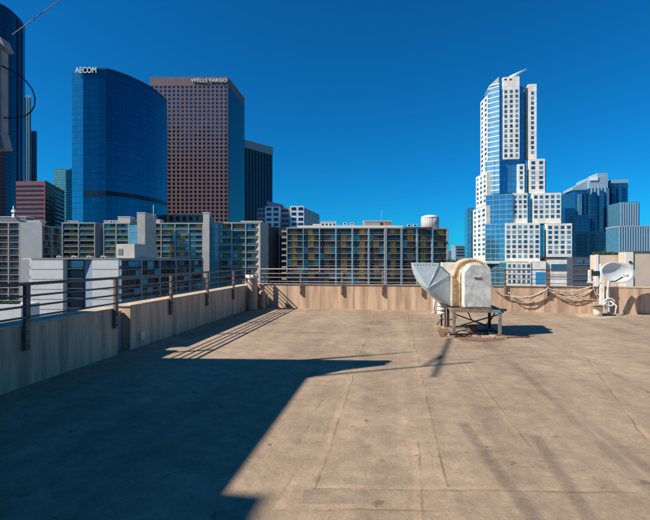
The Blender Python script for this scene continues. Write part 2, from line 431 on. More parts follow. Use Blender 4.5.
# ------------------------------------------------------------------ blower unit
FU=8.73
def U(px,py,F=FU):
    x,y=P(px,F); return x,y,Z(py,F)
ux0,uy0,_=U(453,311); ux1,_,_=U(500,311)
yb=uy0-.0
yf=uy0+.05; ybk=yf+1.0
zt=.57
t=thing('equipment_stand','rusty steel stand holding the roof blower, on four legs with boards underfoot','stand',((ux0+ux1)/2,yf+.5,0))
x0=ux0; x1=ux1
fr=MB()
for (a,c,d,e) in ((x0-.03,x1+.05,yf,yf+.05),(x0-.03,x1+.05,ybk-.05,ybk),(x0-.03,x0+.02,yf+.05,ybk-.05),(x1,x1+.05,yf+.05,ybk-.05)): fr.box(a,c,d,e,zt-.06,zt)
fr.build('top_frame',M['steel'],t,bevel=.004)
MB().box(x0+.02,x1-.0,yf+.05,ybk-.05,zt-.03,zt-.01).build('deck_plate',M['rust'],t)
for (lx,ly) in ((x0+.03,yf+.025),(x1-.02,yf+.025),(x0+.03,ybk-.03),(x1-.02,ybk-.03)):
    wd=.032 if ly<yf+.2 else .03
    l=MB().box(lx-wd,lx+wd,ly-.022,ly+.022,.06,zt-.06).build('leg',M['steel'] if ly<yf+.2 else M['darkst'],t,bevel=.004)
    MB().box(lx-.09,lx+.09,ly-.07,ly+.07,.045,.06).build('foot_plate',M['rust'],l)
    MB().box(lx-.2 if lx>2 else lx-.12,lx+.12,ly-.09,ly+.09,0,.045).build('wood_pad',M['wood'],l,bevel=.006)
MB().tube([(x0+.05,yf+.1,.46),(x1-.05,ybk-.1,.10)],.014).build('brace',M['darkst'],t)
MB().tube([(x1-.05,yf+.1,.46),(x0+.3,ybk-.1,.10)],.014).build('brace',M['darkst'],t)
MB().box(x1-.17,x1+.0,yf-.012,yf-.002,zt-.055,zt-.005).build('tape_wrap',M['teal'],t)
MB().box(x1-.02,x1+.10,yf-.03,yf+.02,zt-.02,zt+.03).build('junction_box',M['darkst'],t,bevel=.006)

t=thing('blower_unit','weathered cream and galvanised roof blower with round housing on a stand','blower',((x0+x1)/2-.1,yf+.5,zt))
# housing with round top
hx0=U(453.5,300,FU+.35)[0]; hx1=U(491.5,300,FU+.35)[0]; hc=(hx0+hx1)/2; hr=(hx1-hx0)/2; hz=Z(258,FU+.35)-hr
def arch(cx,cz,r,zb,n=28,k=1.0):
    pts=[(cx-r,zb)]
    pts+= [(cx-r*math.cos(math.pi*i/n),cz+r*math.sin(math.pi*i/n)*k) for i in range(n+1)]
    pts+=[(cx+r,zb)]; return pts
hy0=yf+.44; hy1=yf+.98
MB().profile(arch(hc,hz,hr-.035,zt+.01),hy0+.03,hy1-.03).build('blower_housing',M['cream'],t)
def archband(r0,r1,y0,y1,zb,mb,n=28):
    o=arch(hc,hz,r1,zb,n); i_=arch(hc,hz,r0,zb,n); b=len(mb.v); k=len(o)
    for y in (y0,y1):
        for p in o: mb.v.append((p[0],y,p[1]))
        for p in i_: mb.v.append((p[0],y,p[1]))
    for j in range(k-1):
        mb.face((b+j,b+j+1,b+k+j+1,b+k+j)); mb.face((b+2*k+j,b+3*k+j,b+3*k+j+1,b+2*k+j+1))
        mb.face((b+j,b+2*k+j,b+2*k+j+1,b+j+1)); mb.face((b+k+j,b+k+j+1,b+3*k+j+1,b+3*k+j))
    mb.face((b,b+k,b+3*k,b+2*k)); mb.face((b+k-1,b+3*k-1,b+4*k-1,b+2*k-1))
    return mb
mrim=mat('rim_cream',(.74,.60,.40),.6,col2=(.50,.22,.06),scale=5,lo=.33,hi=.45)
archband(hr-.037,hr,hy0,hy0+.06,zt+.01,MB()).build('front_rim',mrim,t)
archband(hr-.037,hr,hy1-.06,hy1,zt+.01,MB()).build('rear_rim',mrim,t)
archband(hr-.16,hr-.14,hy0-.02,hy0+.028,zt+.02,MB()).build('inner_rim',M['cream'],t)
# door box
F2=FU+.10
dx0=U(464,300,F2)[0]; dx1=U(490,300,F2)[0]; dz1=Z(264.8,F2); dz0=zt+.04
def octtop(ix0,ix1,z0,z1,ch): return [(ix0,z0),(ix0,z1-ch*1.1),(ix0+ch*.9,z1),(ix1-ch*.9,z1),(ix1,z1-ch*1.1),(ix1,z0)]
MB().profile(octtop(dx0,dx1,dz0,dz1,.145),yf+.05,hy0+.028).build('motor_cover',M['creamw'],t)
dr=MB().profile(octtop(dx0+.004,dx1-.004,dz0+.015,dz1-.004,.143),yf+.03,yf+.048).build('access_door',M['galv'],t,bevel=.004)
MB().box((dx0+dx1)/2-.07,(dx0+dx1)/2+.06,yf+.012,yf+.029,dz1-.29,dz1-.27).build('handle',M['rust'],dr)
MB().box((dx0+dx1)/2-.075,(dx0+dx1)/2+.065,yf+.02,yf+.029,dz1-.255,dz1-.235).build('label_plate',M['creamw'],dr)
for q in ((.04,.05),(.04,.45),(.51,.05),(.51,.45)):
    MB().box(dx0+q[0]-.012+.0,dx0+q[0]+.0,yf+.02,yf+.029,dz0+q[1],dz0+q[1]+.012).build('screw',M['rust'],dr)
MB().box(dx0-.03,dx1+.03,yf+.04,hy1,zt+.002,dz0-.002).build('base_skid',M['rust'],t)
# outlet collar toward the left, behind the housing
cxl=U(442,280,FU+.65)[0]
MB().box(cxl,hc-hr*.2,hy0+.14,hy1-.09,Z(277,FU+.5)-.45,Z(262.5,FU+.5)).build('outlet_collar',M['creamw'],t,bevel=.01)
MB().box(cxl+.14,hx0+.03,hy0+.02,hy1-.04,zt+.02,zt+.62).build('side_panel',M['cream'],t,bevel=.006)
# intake hood: gored quarter elbow in sheet metal
Fh=FU+.45
def H(px,py,F=Fh): x_,y_=P(px,F); return Vector((x_,y_,Z(py,F)))
outl=[(412.7,262.8),(428,262.9),(439.2,263.1),(441.5,268.2),(444.9,271.9),(449.4,274.8),(450.2,290),(450.1,304.9),(443.8,303.8),(437.2,300.3),(430.4,295.7),(424.2,289.8),(419,283),(415.3,275.5),(413.3,268.6)]
mb=MB(); dy=.78
for (px,py) in outl: mb.v.append(tuple(H(px,py)))
n=len(outl)
for (px,py) in outl:
    v=H(px,py); mb.v.append((v.x,v.y+dy,v.z))
kk=H(427.2,287.6); mb.v.append((kk.x,kk.y-.11,kk.z))
k0=2*n
for i in range(n):
    j=(i+1)%n; mb.face((i,j,k0)); mb.face((i,n+i,n+j,j))
mb.face([n+i for i in range(n)])
hd=mb.build('intake_hood',M['hood'],t)
sm_=MB()
for (px,py) in ((439.2,263.1),(449.4,274.8)):
    v=H(px,py); sm_.tube([(kk.x,kk.y-.113,kk.z),(v.x,v.y-.006,v.z)],.006,6)
sm_.build('seam',M['galv'],hd)
# flange where the hood meets the collar
v=H(450.8,306); v2=H(450.8,275)
MB().box(v.x-.01,v.x+.03,v.y-.02,v.y+dy+.02,v.z,v2.z).build('flange',M['creamw'],hd)
rv=MB()
for (pa,pb) in (((414,264.3),(438,264.5)),((448.3,277),(449,303.5))):
    for k in range(9):
        u_=k/8; q_=H(pa[0]+(pb[0]-pa[0])*u_,pa[1]+(pb[1]-pa[1])*u_); rv.box(q_.x-.006,q_.x+.006,q_.y-.02,q_.y+.01,q_.z-.006,q_.z+.006)
rv.build('rivets',M['steel'],hd)
MB().box(v.x-.06,v.x-.045,v.y-.012,v.y+.0,v.z+.02,v2.z-.03).build('stiffener',M['hood'],hd)
tc_=thing('power_cable','black power cable looping on the floor beneath the blower stand','cable',(x0+.5,yf+.5,0))
for (a_1,b_1,s_1) in (((x0+.1,yf+.35),(x1-.1,yf+.12),.9),((x0+.3,yf+.75),(x1+.1,yf+.5),-.5),((x0-.15,yf+.1),(x0+.55,yf-.05),.4)):
    pts_=[(a_1[0]+(b_1[0]-a_1[0])*k/16, a_1[1]+(b_1[1]-a_1[1])*k/16+.14*s_1*math.sin(k*.6), .015+.05*abs(math.sin(k*.37))) for k in range(17)]
    MB().tube(pts_,.013,7).build('cable',M['blackc'],tc_)
MB().tube([(x0+.35,yf+.45,zt-.03),(x0+.45,yf+.40,.3),(x0+.7,yf+.3,.2),(x0+.85,yf+.35,.34),(x1-.1,yf+.1,zt-.06)],.014,7).build('hanging_cable',M['blackc'],tc_)
tag(MB().box(x0+.42,x0+.58,yf+.5,yf+.7,0,.16).build('floor_box',M['rust'],bevel=.01),'small rusty box on the floor under the blower stand','junction box')
# conduit drum at the left of the stand
x,y=G(441.5,327.5)
t=thing('drain_stack','stacked ribbed fitting on a thin dark pipe under the grey hood','pipe fitting',(x,y,0))
zz=Z(303,9.9)
MB().tube([(x,y,.02),(x,y,Z(309,9.9)-.1)],.022).build('riser_pipe',M['darkst'],t)
MB().tube([(x+.09,y+.03,.02),(x+.09,y+.03,.6)],.016).build('riser_pipe',M['darkst'],t)
zb=Z(314.5,9.95); prof=[]
for i in range(3):
    z0=zb+i*.095; prof+=[(.06,z0),(.105,z0+.015),(.11,z0+.06),(.06,z0+.08)]
MB().lathe((x,y),prof,20).build('ribbed_fitting',M['creamw'],t)
MB().box(x-.16,x+.22,y-.1,y+.1,0,.04).build('wood_pad',M['wood'],t,bevel=.005)
MB().tube([(x-.1,y,.06),(x-.02,y-.05,.22),(x+.2,y-.06,.2),(x+.34,y-.05,.26)],.018).build('valve_arm',M['rust'],t)
# thin white vent near it
x,y=G(434,313)
t=thing('vent_pipe','thin white vent stub standing behind the grey hood','pipe',(x,y,0))
MB().tube([(x,y,.0),(x,y,.42)],.032,12).build('pipe_body',M['creamw'],t)
MB().lathe((x,y),[(.10,0),(.06,.03),(.035,.08)],16).build('flashing',M['pipe'],t)
# loose bars / boards at the feet
x,y=G(470,337)
tag(MB().obox((x,y),(.94,.34),(-.34,.94),-.45,.35,0,.035,.047,.075).build('scrap_bar',M['darkst']),'black bar lying crosswise in front of the stand legs','scrap bar')
x,y=G(484,338)
tag(MB().obox((x,y),(.9,-.1),(.1,.9),-.25,.22,0,.09,0.0,.042).build('wood_block',M['wood'],bevel=.005),'short weathered board between the front legs of the stand','board')
x,y=G(516,338)
tag(MB().obox((x,y),(.97,.2),(-.2,.97),-.3,.3,0,.03,.0,.03).build('scrap_bar',M['rust']),'thin rusty bar on the floor right of the stand','scrap bar')

# ------------------------------------------------------------------ satellite dish
FD=12.2
t_x,t_y=P(608,FD)
t=thing('satellite_dish','white oval satellite dish on a short curved mast by the far parapet','satellite dish',(t_x,t_y,0))
cx_,cy_=P(615,FD-.12); cz_=Z(273,FD-.12)
Rm=Matrix.Rotation(math.radians(4),4,'Y')@Matrix.Rotation(math.radians(-8),4,'X')
nz_=Matrix.Rotation(math.radians(10),4,'Z')
mb=MB(); nr,nk=7,40; a_,b_=.495,.295
def dp(r,w):
    v=Vector((a_*r*math.cos(w), .11*(r*r)-.11, b_*r*math.sin(w)))
    v.y=-v.y*-1
    v.y=-( .11*r*r-.11)*-1
    v=Vector((v.x, -(.11*r*r)+.0, v.z))
    v=nz_@(Rm@v); return (cx_+v.x,cy_+v.y,cz_+v.z)
mb.v.append(dp(0,0))
for i in range(1,nr+1):
    for j in range(nk): mb.v.append(dp(i/nr,2*math.pi*j/nk))
for j in range(nk): mb.face((0,1+(j+1)%nk,1+j),0,True)
for i in range(nr-1):
    for j in range(nk):
        a=1+i*nk+j; c=1+i*nk+(j+1)%nk; mb.face((a,c,c+nk,a+nk),0,True)
ref=mb.build('reflector',M['dish'],t)
sd=ref.modifiers.new('thick','SOLIDIFY'); sd.thickness=.02; sd.offset=0
rim=[dp(1.0,2*math.pi*j/nk) for j in range(nk)]
MB().tube(rim,.011,6,closed=True).build('rim',M['white'],ref)
vb=Vector((cx_-.20,cy_-.16,cz_-.24)); vt=Vector((cx_+.0,cy_-.42,cz_-.10))
arm=MB().tube([tuple(vb),tuple(vb+Vector((.06,-.16,.02))),tuple(vt)],.018,8).build('feed_arm',M['darkst'],t)
for dx in (-.10,.0,.10):
    q=vt+Vector((dx+.02,.0,.04+dx*.15))
    MB().tube([tuple(q+Vector((0,.0,.0))),tuple(q+Vector((0,.05,.005))),tuple(q+Vector((0,.11,.01)))],[.028,.032,.026],10).build('receiver',M['galv'],arm)
MB().tube([tuple(vt+Vector((-.10,0,0))),tuple(vt+Vector((.15,0,.03)))],.014,6).build('receiver_bar',M['galv'],arm)
MB().tube([(cx_-.05,cy_+.06,cz_-.02),(cx_-.12,cy_+.08,cz_-.22),(t_x+.0,t_y+.03,.62),(t_x,t_y,.42),(t_x+.02,t_y,.10),(t_x+.02,t_y,.0)],.035,12).build('mast',M['galv'],t)
MB().tube([(t_x+.02,t_y,.45),(t_x-.14,t_y-.06,.30),(t_x-.24,t_y-.06,.02)],.022).build('strut',M['white'],t)
MB().tube([(t_x+.02,t_y,.45),(t_x+.20,t_y-.05,.28),(t_x+.16,t_y-.05,.02)],.022).build('strut',M['white'],t)
MB().tube([(t_x+.02+.14*math.cos(w),t_y-.04,.38+.11*math.sin(w)) for w in [i*.5 for i in range(13)]],.02).build('cable_coil',M['creamw'],t)
MB().box(t_x-.32,t_x+.30,t_y-.14,t_y+.12,0,.05).build('base_board',M['wood'],t,bevel=.006)
# post and sign board behind
px_,py_=P(601.8,12.35)
t=thing('cable_post','square white post with a small box, standing against the far parapet left of the dish','post',(px_,py_,0))
MB().box(px_-.055,px_+.055,py_-.04,py_+.04,.0,Z(264,12.35)).build('post_shaft',M['creamw'],t,bevel=.006)
MB().box(px_-.30,px_-.07,py_-.03,py_+.04,Z(276,12.35),Z(271,12.35)).build('arm_box',M['darkst'],t,bevel=.006)
MB().box(px_-.42,px_+.05,py_-.05,py_-.042,Z(283,12.35),Z(281.3,12.35)).build('cross_arm',M['creamw'],t)
MB().box(px_-.36,px_-.30,py_-.04,py_+.04,Z(282,12.35),Z(270,12.35)).build('upright',M['creamw'],t)
bx_,by_=P(598,12.0)
t=thing('bucket','dirty cream bucket with a tilted lid at the foot of the white post','bucket',(bx_,by_,0))
MB().lathe((bx_,by_),[(.10,0),(.115,.10),(.125,.26),(.132,.265),(.132,.28),(.118,.28)],24).build('bucket_body',M['bucket'],t)
MB().obox((bx_,by_),(.95,.3),(-.3,.95),-.24,.18,-.15,.14,.30,.325).build('lid_board',M['wood'],t,bevel=.006)
# cables draped on the far wall
def sag(x0,z0,x1,z1,s,y,n=18,wob=.012):
    out=[]
    for i in range(n+1):
        u=i/n; out.append((x0+(x1-x0)*u, y+random.uniform(-wob,wob)*.4, z0+(z1-z0)*u-s*4*u*(1-u)+random.uniform(-wob,wob)))
    return out
X=lambda p: XW(p,YF-.1)[0]
zz=lambda p,py: Z(py,XW(p,YF-.1)[1])
t=thing('cable_bundle','loose tan cables sagging along the far parapet between blower and dish','cables',(4.6,YF-.1,.5))
for (a,za,b2,zb2,s,r) in ((489,284,512,296,.10,.016),(512,296,548,288,.14,.022),(508,292,548,289,.22,.016),(510,296,545,290,.30,.014),(548,288,592,286,.14,.022),(548,290,592,289,.22,.016),(552,292,594,288,.26,.013),(560,293,600,300,.06,.013),(592,286,606,303,.02,.014),(594,290,604,306,.05,.012)):
    MB().tube(sag(X(a),zz(a,za),X(b2),zz(b2,zb2),s,YF-.08-random.random()*.05),r,7).build('cable',M['cable'],t)

# ------------------------------------------------------------------ neighbour block that throws the big shadow (out of frame, left)
HB=4.6
e1=cast(228,490,HB); e2=cast(250,360,HB)
XB=e1[0]; YB=e2[1]
mst=mat('neighbour_stucco',(.20,.19,.18),.9,var=.2,scale=.6)
t=thing('neighbour_block','plain grey stucco block close on the left that shades the roof, out of frame','building',(XB-5,YB-6,GZ))
MB().box(XB-9,XB-.25,YB-13,YB-.25,GZ,HB-.13).build('wall',mst,t)
ev=[cast(*p,HB)[:2] for p in ((228,490),(308,378),(345,370),(387,365),(387,360.5),(167,358))]
MB().prism(ccw([(XB-9.2,YB-13.2),(XB,YB-13.2)]+ev+[(XB-9.2,ev[-1][1]-.1)]),HB-.12,HB).build('roof',M['greyc'],t)
c=cast(266,500,8)
MB().box(XB-9,c[0],YB-13,c[1]+.05,HB+.002,8).build('stair_head',mst,t)
for i in range(3):
    for k in range(5):
        MB().box(XB-.25,XB-.2,YB-11.5+i*3.7,YB-9.6+i*3.7,-14+k*3.4,-12.2+k*3.4).build('window',M['darkst'],t)
# antenna mast with boom
a=cast(472,362,8); mx,my=a[0],a[1]
t2=thing('sky_blocker','unseen grey block added on our own roof behind the camera to hold back sky light','penthouse',(1,-7,0))  # unseen block added to cut sky fill on the roof floor
MB().box(-4.2,7,-12,-5,0,7.2).build('wall',mst,t2)
MB().box(-4.3,7.1,-12.1,-4.9,7.2,7.5).build('roof',M['greyc'],t2)
MB().box(0,1,-5.0,-4.95,0.02,2.1).build('door',M['darkst'],t2)
t=thing('antenna_mast','thin antenna mast with a long boom on the neighbour block, out of frame','antenna',(mx,my,HB))
MB().tube([(mx,my,HB),(mx,my,8)],.03,10).build('mast',M['galv'],t)
q1=cast(450,338,7.3); q2=cast(434,377,7.3)
MB().tube([q1,q2],.032,10).build('boom',M['galv'],t)
mid=[(q1[i]+q2[i])/2 for i in range(3)]
MB().tube([(mx,my,7.3),tuple(mid)],.025,8).build('boom_arm',M['galv'],t)
a=cast(412,352,6.6)
t=thing('lightning_rod','tapering lightning rod on the neighbour block corner, out of frame','rod',(a[0],a[1],HB))
MB().tube([(a[0],a[1],HB-.0),(a[0],a[1],6.6)],[.06,.015],10).build('rod',M['galv'],t)
MB().box(a[0]-.9,a[0]+.1,a[1]-.3,a[1]+.08,HB+.001,HB+.08).build('rod_base',M['greyc'],t)
# high pipe frame giving the faint long shadows
t=thing('pipe_frame','tall pipe frame on the neighbour stair head, out of frame','frame',(XB-6,YB-11,8))
fp=[((463,424),(540,527),.011),((535,435),(600,535),.009),((512,362),(580,425),.006),((581,416),(660,478),.007)]
for p0,p1,rr_ in fp:
    q0=Vector(cast(*p0,6)); q1=Vector(cast(*p1,6)); d=(q1-q0).normalized()
    MB().tube([tuple(q0),tuple(q1+d*7)],rr_,8).build('pipe',M['galv'],t)
q0=Vector(cast(450,540,6))
MB().tube([(q0.x-4,q0.y-3.6,5.9),(q0.x+4,q0.y-3.9,5.9)],.05,8).build('cross_pipe',M['galv'],t)
MB().tube([(XB-.6,q0.y-3.7,HB),(XB-.6,q0.y-3.7,5.9)],.05,8).build('pipe_post',M['galv'],t)

# left bracket at the frame edge with cable loops
bxx,byy=P(-2,5.05)
t=thing('wall_bracket','weathered grey bracket with flared ends and hanging cable loop at the top left edge','bracket',(bxx,byy,3.6))
z0,z1=Z(150,5.05),Z(40,5.05)
MB().obox((bxx,byy),(C_,S_),(S_,-C_),-.10,.085,-.06,.06,z0+.2,z1-.14).build('upright',M['bracket'],t,bevel=.01)
def flare(za,zb_,wa,wb,nm):
    mb=MB(); b=len(mb.v)
    for (z_,w_) in ((za,wa),(zb_,wb)):
        for (s_,d_) in ((-.10,-.07),(w_,-.07),(w_,.07),(-.10,.07)):
            mb.v.append((bxx+C_*s_+S_*d_, byy+S_*s_-C_*d_, z_))
    for q in ((3,2,1,0),(4,5,6,7),(0,1,5,4),(1,2,6,5),(2,3,7,6),(3,0,4,7)): mb.face(q)
    mb.build(nm,M['bracket'],t,bevel=.008)
flare(z1-.14,z1,.15,.09,'top_flare'); flare(z0,z0+.2,.13,.085,'bottom_flare')
for z_ in (z0+.12,z1-.15):
    MB().tube([(bxx-.12,byy,z_),(XB-.3,YB-.3,z_)],.05,8).build('arm',M['bracket'],t)
def L5(px,py,F=5.0): x_,y_=P(px,F); return (x_,y_,Z(py,F))
lp=[(2,66),(10,70),(18,74),(26,81),(32,89),(35,98),(34.5,106),(31,112),(24,116.5),(15,118),(4,118)]
tag(MB().tube([L5(*p) for p in lp],.008,6).build('cable_loop',M['blackc']),'thin dark cable loop drooping from the grey bracket, top left','cable')
tag(MB().tube([L5(12,35),L5(36,17.5),L5(62,-1,5.0),L5(120,-55,5.0)],.006,6).build('guy_wire',M['greyc']),'thin wire rising diagonally across the sky at the top left','wire')

# ================================================================== CITY
def glass(name,c,rough=.12,metal=.75): return mat(name,c,rough,metal=metal,spec=.5)
G_dark=glass('window_dark',(.025,.04,.06),.15,.2)
G_blue=glass('window_blue',(.10,.24,.36),.12,.7)
G_teal=glass('window_teal',(.08,.30,.36),.2,.5)

def bprism(name_parts,par,pts,z0,z1,m_): return MB().prism(pts,z0,z1).build(name_parts,m_,par)
def corner_pts(A,B,C): return [A,B,C,(A[0]+C[0]-B[0],A[1]+C[1]-B[1])]
# 1 far-left dark blue tower with rounded corner
F0=430
gl=[( -60,.94),(-20,.965),(0,1.0),(6,1.012),(12,1.03),(18,1.055),(22,1.075),(25,1.10)]
m1=striped('glass_navy',(.010,.05,.10),(.006,.03,.065),3.9,.3,rough=.18,metal=.35)
t=thing('glass_tower','very dark navy glass skyscraper with a rounded corner cut by the left frame edge','skyscraper',(*P(-10,F0+20),GZ))
pts=[P(p,F0*k) for p,k in gl]; back=[P(25,F0*1.3),P(-60,F0*1.3)]
zt1=Z(5,F0)
MB().prism(ccw(pts+back),GZ,zt1).build('curtain_wall',m1,t)
mfin=mat('fin_blue',(.03,.12,.20),.3,metal=.4)
for (a,k) in ((18.4,1.056),(22.0,1.075)):
    x,y=P(a,F0*k-.8); MB().tube([(x,y,GZ),(x,y,zt1-2)],.55,6).build('corner_fin',mfin,t)
MB().prism(ccw([P(p,F0*k*.998) for p,k in gl]+[P(25,F0*1.11),P(-60,F0*1.11)]),zt1+.01,zt1+1.2).build('roof_band',mfin,t)

# 2 grey-teal slab tower behind
F0=640
m2=striped('glass_greyteal',(.14,.32,.40),(.18,.30,.36),5,.35,axis='V',rough=.3,metal=.3)
t=thing('glass_tower','slim grey teal tower with two stepped heights rising behind the brick red office block','skyscraper',(*P(28,F0+15),GZ))
MB().prism(ccw([P(20,F0),P(31,F0),P(31,F0+40),P(20,F0+40)]),GZ,Z(95,F0)).build('tall_shaft',m2,t)
MB().prism(ccw([P(31.1,F0+4),P(37,F0+4),P(37,F0+40),P(31.1,F0+40)]),GZ,Z(131,F0+4)).build('low_shaft',m2,t)
mm=mat('mullion_grey',(.20,.32,.36),.5)
for i,pxm in enumerate((22,24.2,26.4,28.6)):
    u,n_,L=frame_of(P(pxm,F0-.3),P(pxm+.9,F0-.3)); MB().obox(P(pxm,F0-.3),u,n_,0,L,0,.4,GZ,Z(97,F0)).build('mullion',mm,t)
for i,pxm in enumerate((32,33.8,35.6)):
    u,n_,L=frame_of(P(pxm,F0+3.6),P(pxm+.7,F0+3.6)); MB().obox(P(pxm,F0+3.6),u,n_,0,L,0,.4,GZ,Z(133,F0+4)).build('mullion',mm,t)

# 3 maroon office block
F0=330
A,B,Cc=P(16,F0*1.005),P(45,F0),P(64.5,F0*1.16)
mbr=mat('maroon_stone',(.24,.075,.08),.8,var=.15,scale=.2)
mbd=mat('maroon_stone_side',(.3,.09,.09),.8,var=.15,scale=.2)
t=thing('office_block','maroon office block with horizontal window bands beside the dark navy tower','office building',(*P(40,F0+30),GZ))
MB().prism(ccw(corner_pts(A,B,Cc)),GZ,Z(181,F0)).build('wall',mbr,t)
u,n_,L=frame_of(A,B)
zt3=Z(181,F0)
for k in range(10):
    z1_=zt3-3.2-k*3.55
    MB().obox(A,u,n_,0,L-1.5,.02,.2,z1_-1.35,z1_).build('window_band',G_dark,t)
u,n_,L=frame_of(B,Cc)
cp=Cap(t,'window')
for k in range(11):
    z1_=zt3-3.2-k*3.55
    for j in range(9):
        cp.add(lambda mb: mb.obox(B,u,n_,2+(L-3)*j/9,2+(L-3)*(j+.72)/9,.02,.15,z1_-1.5,z1_),G_dark)
cp.done()
MB().obox(B,u,n_,0,L,.0,.25,zt3-.8,zt3+.6).build('cornice',mat('maroon_light',(.22,.08,.08),.8),t)

# 4 pale teal block
F0=700
m4=striped('glass_paleteal',(.16,.60,.68),(.08,.40,.50),4.2,.4,rough=.3,metal=.4)
t=thing('glass_tower','pale teal banded office tower half hidden behind the deep blue curved tower','skyscraper',(*P(64,F0+20),GZ))
MB().prism(ccw([P(53.5,F0),P(73,F0),P(73,F0+50),P(53.5,F0+50)]),GZ,Z(170,F0)).build('curtain_wall',m4,t)
MB().prism(ccw([P(55,F0+2),P(73,F0+2),P(73,F0+40),P(55,F0+40)]),Z(170,F0)+.01,Z(169,F0)+1).build('roof_parapet',m2,t)

# 5 deep blue curved tower with sign
F0=255
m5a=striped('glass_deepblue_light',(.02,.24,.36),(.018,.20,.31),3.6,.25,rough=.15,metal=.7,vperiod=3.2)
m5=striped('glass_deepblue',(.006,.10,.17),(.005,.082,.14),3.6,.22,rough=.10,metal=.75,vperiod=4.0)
t=thing('glass_tower','deep blue curved glass tower with white letters at the top left and a dark belt','skyscraper',(*P(110,F0+30),GZ))
top=69; zt5=Z(top,F0)
cv=[(83,1.0),(90,1.0),(98,1.0),(106,1.002),(112,1.009),(118,1.019),(124,1.031),(130,1.044),(136,1.06),(143,1.08),(150,1.104),(156,1.13),(162,1.165),(167,1.20)]
pts=[P(p,F0*k) for p,k in cv]; back=[P(168,F0*1.55),P(72,F0*1.55)]
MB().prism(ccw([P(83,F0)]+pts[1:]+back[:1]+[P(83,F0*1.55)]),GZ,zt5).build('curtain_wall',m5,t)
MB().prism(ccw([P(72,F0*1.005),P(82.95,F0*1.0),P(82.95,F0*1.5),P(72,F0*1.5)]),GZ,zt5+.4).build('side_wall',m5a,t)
belt=MB(); b_o=[P(p,F0*k-.35) for p,k in cv]; 
for i in range(len(b_o)-1):
    u,n_,L=frame_of(b_o[i],b_o[i+1]); belt.obox(b_o[i],u,n_,-.02,L+.02,-.3,.1,Z(195.2,F0),Z(190.8,F0))
belt.build('dark_belt',mat('belt_black',(.005,.012,.025),.4),t)
capm=MB()
for i in range(len(b_o)-1):
    u,n_,L=frame_of(b_o[i],b_o[i+1]); capm.obox(b_o[i],u,n_,-.02,L+.02,-.5,.05,zt5-.4,zt5+.6)
capm.build('roof_edge',mat('edge_navy',(.02,.07,.12),.4),t)
xs,ys=P(75.2,F0-.9)
msign=mat('sign_white',(.8,.78,.75),.5)
text_part('sign_letters','AECOM',5.0,(96.3-75.2)/FPX*F0,(xs,ys,Z(73.6,F0)),YAW,msign,t,.3)

# 6 brown gridded tower with sign
F0=430
A,B,Cc=P(150,F0),P(228,F0),P(244.5,F0*1.13)
mbrn=mat('brown_granite',(.20,.125,.13),.7,var=.12,scale=.15)
t=thing('office_tower','brown granite skyscraper with a dense grid of square windows and white letters','skyscraper',(*P(195,F0+40),GZ))
zt6=Z(77,F0)
MB().prism(ccw(corner_pts(A,B,Cc)),GZ,zt6).build('wall',mbrn,t)
u,n_,L=frame_of(A,B); cp=Cap(t)
z1_=Z(86,F0); nc=18; step=4.12
Gw=[glass('grid_window_pale_reflection',(.05,.09,.14),.1,.7),glass('grid_window_dark_reflection',(.012,.014,.022),.2,.2)]
for r in range(36):
    for j in range(nc):
        cw=L/nc; za=z1_-r*step
        mm_=Gw[0] if r<11+2*math.sin(j*.9) else Gw[1]  # upper rows paler, lower rows dark: reflections put into the glass colour
        cp.add(lambda mb: mb.obox(A,u,n_,cw*(j+.20),cw*(j+.78),-.3,.05,za-step*.60,za),mm_)
cp.done()
mledge=mat('brown_granite_ledge',(.23,.15,.15),.7)
lm=MB()
for r in range(36): lm.obox(A,u,n_,0,L,.0,.10,z1_-r*step+.45,z1_-r*step+1.05)
lm.build('ledges',mledge,t,kind='stuff')
u2,n2,L2=frame_of(B,Cc)
m6=striped('glass_side_navy',(.02,.045,.065),(.03,.04,.05),4.12,.3,rough=.2,metal=.5)
MB().obox(B,u2,n2,.6,L2-.6,0,.3,GZ,zt6-9).build('side_glass',m6,t)
text_part('sign_letters','WELLS FARGO',5.4,(227-191)/FPX*F0,(*P(191,F0-.9),Z(82.6,F0)),YAW,msign,t,.3)
# podium
t=thing('podium_building','beige podium with a row of large square openings at the foot of the brown tower','building',(*P(188,F0-60),GZ))
Fp=330
A2,B2=P(168,Fp),P(207,Fp); u,n_,L=frame_of(A2,B2)
mbei=mat('beige_stone',(.46,.37,.31),.85,var=.12,scale=.3)
MB().obox(A2,u,n_,0,L,-20,0,GZ,Z(214.5,Fp)).build('wall',mbei,t)
for j in range(6): MB().obox(A2,u,n_,L*(j+.25)/6,L*(j+.78)/6,-.2,.06,Z(221,Fp),Z(216.3,Fp)).build('window',G_dark,t)

# 7 dark ribbed tower
F0=520
A,B=P(240,F0*.99),P(272.5,F0*1.07); u,n_,L=frame_of(A,B)
t=thing('office_tower','dark ribbed office tower with a pale top band right of the brown tower','skyscraper',(*P(258,F0+30),GZ))
zt7=Z(140.5,F0)
MB().obox(A,u,n_,0,L,-35,0,GZ,zt7).build('wall',striped('glass_black',(.006,.018,.035),(.012,.03,.05),3.8,.4,rough=.2,metal=.3),t)
mcap=mat('cap_grey',(.30,.33,.33),.7)
MB().obox(A,u,n_,-.2,L+.2,-35,1.0,zt7,zt7+1.0).build('roof',mcap,t)
MB().obox(A,u,n_,-.1,L+.1,.01,1.0,Z(147.8,F0),zt7-.01).build('top_band',mcap,t)
for j in range(11): MB().obox(A,u,n_,L*(j+.0)/10.6,L*(j+.0)/10.6+.9,.01,.9,GZ,Z(147.8,F0)-.01).build('rib',mat('rib_grey%d'%j,(.13,.17,.19),.7) if j==0 else bpy.data.materials['rib_grey0'],t)

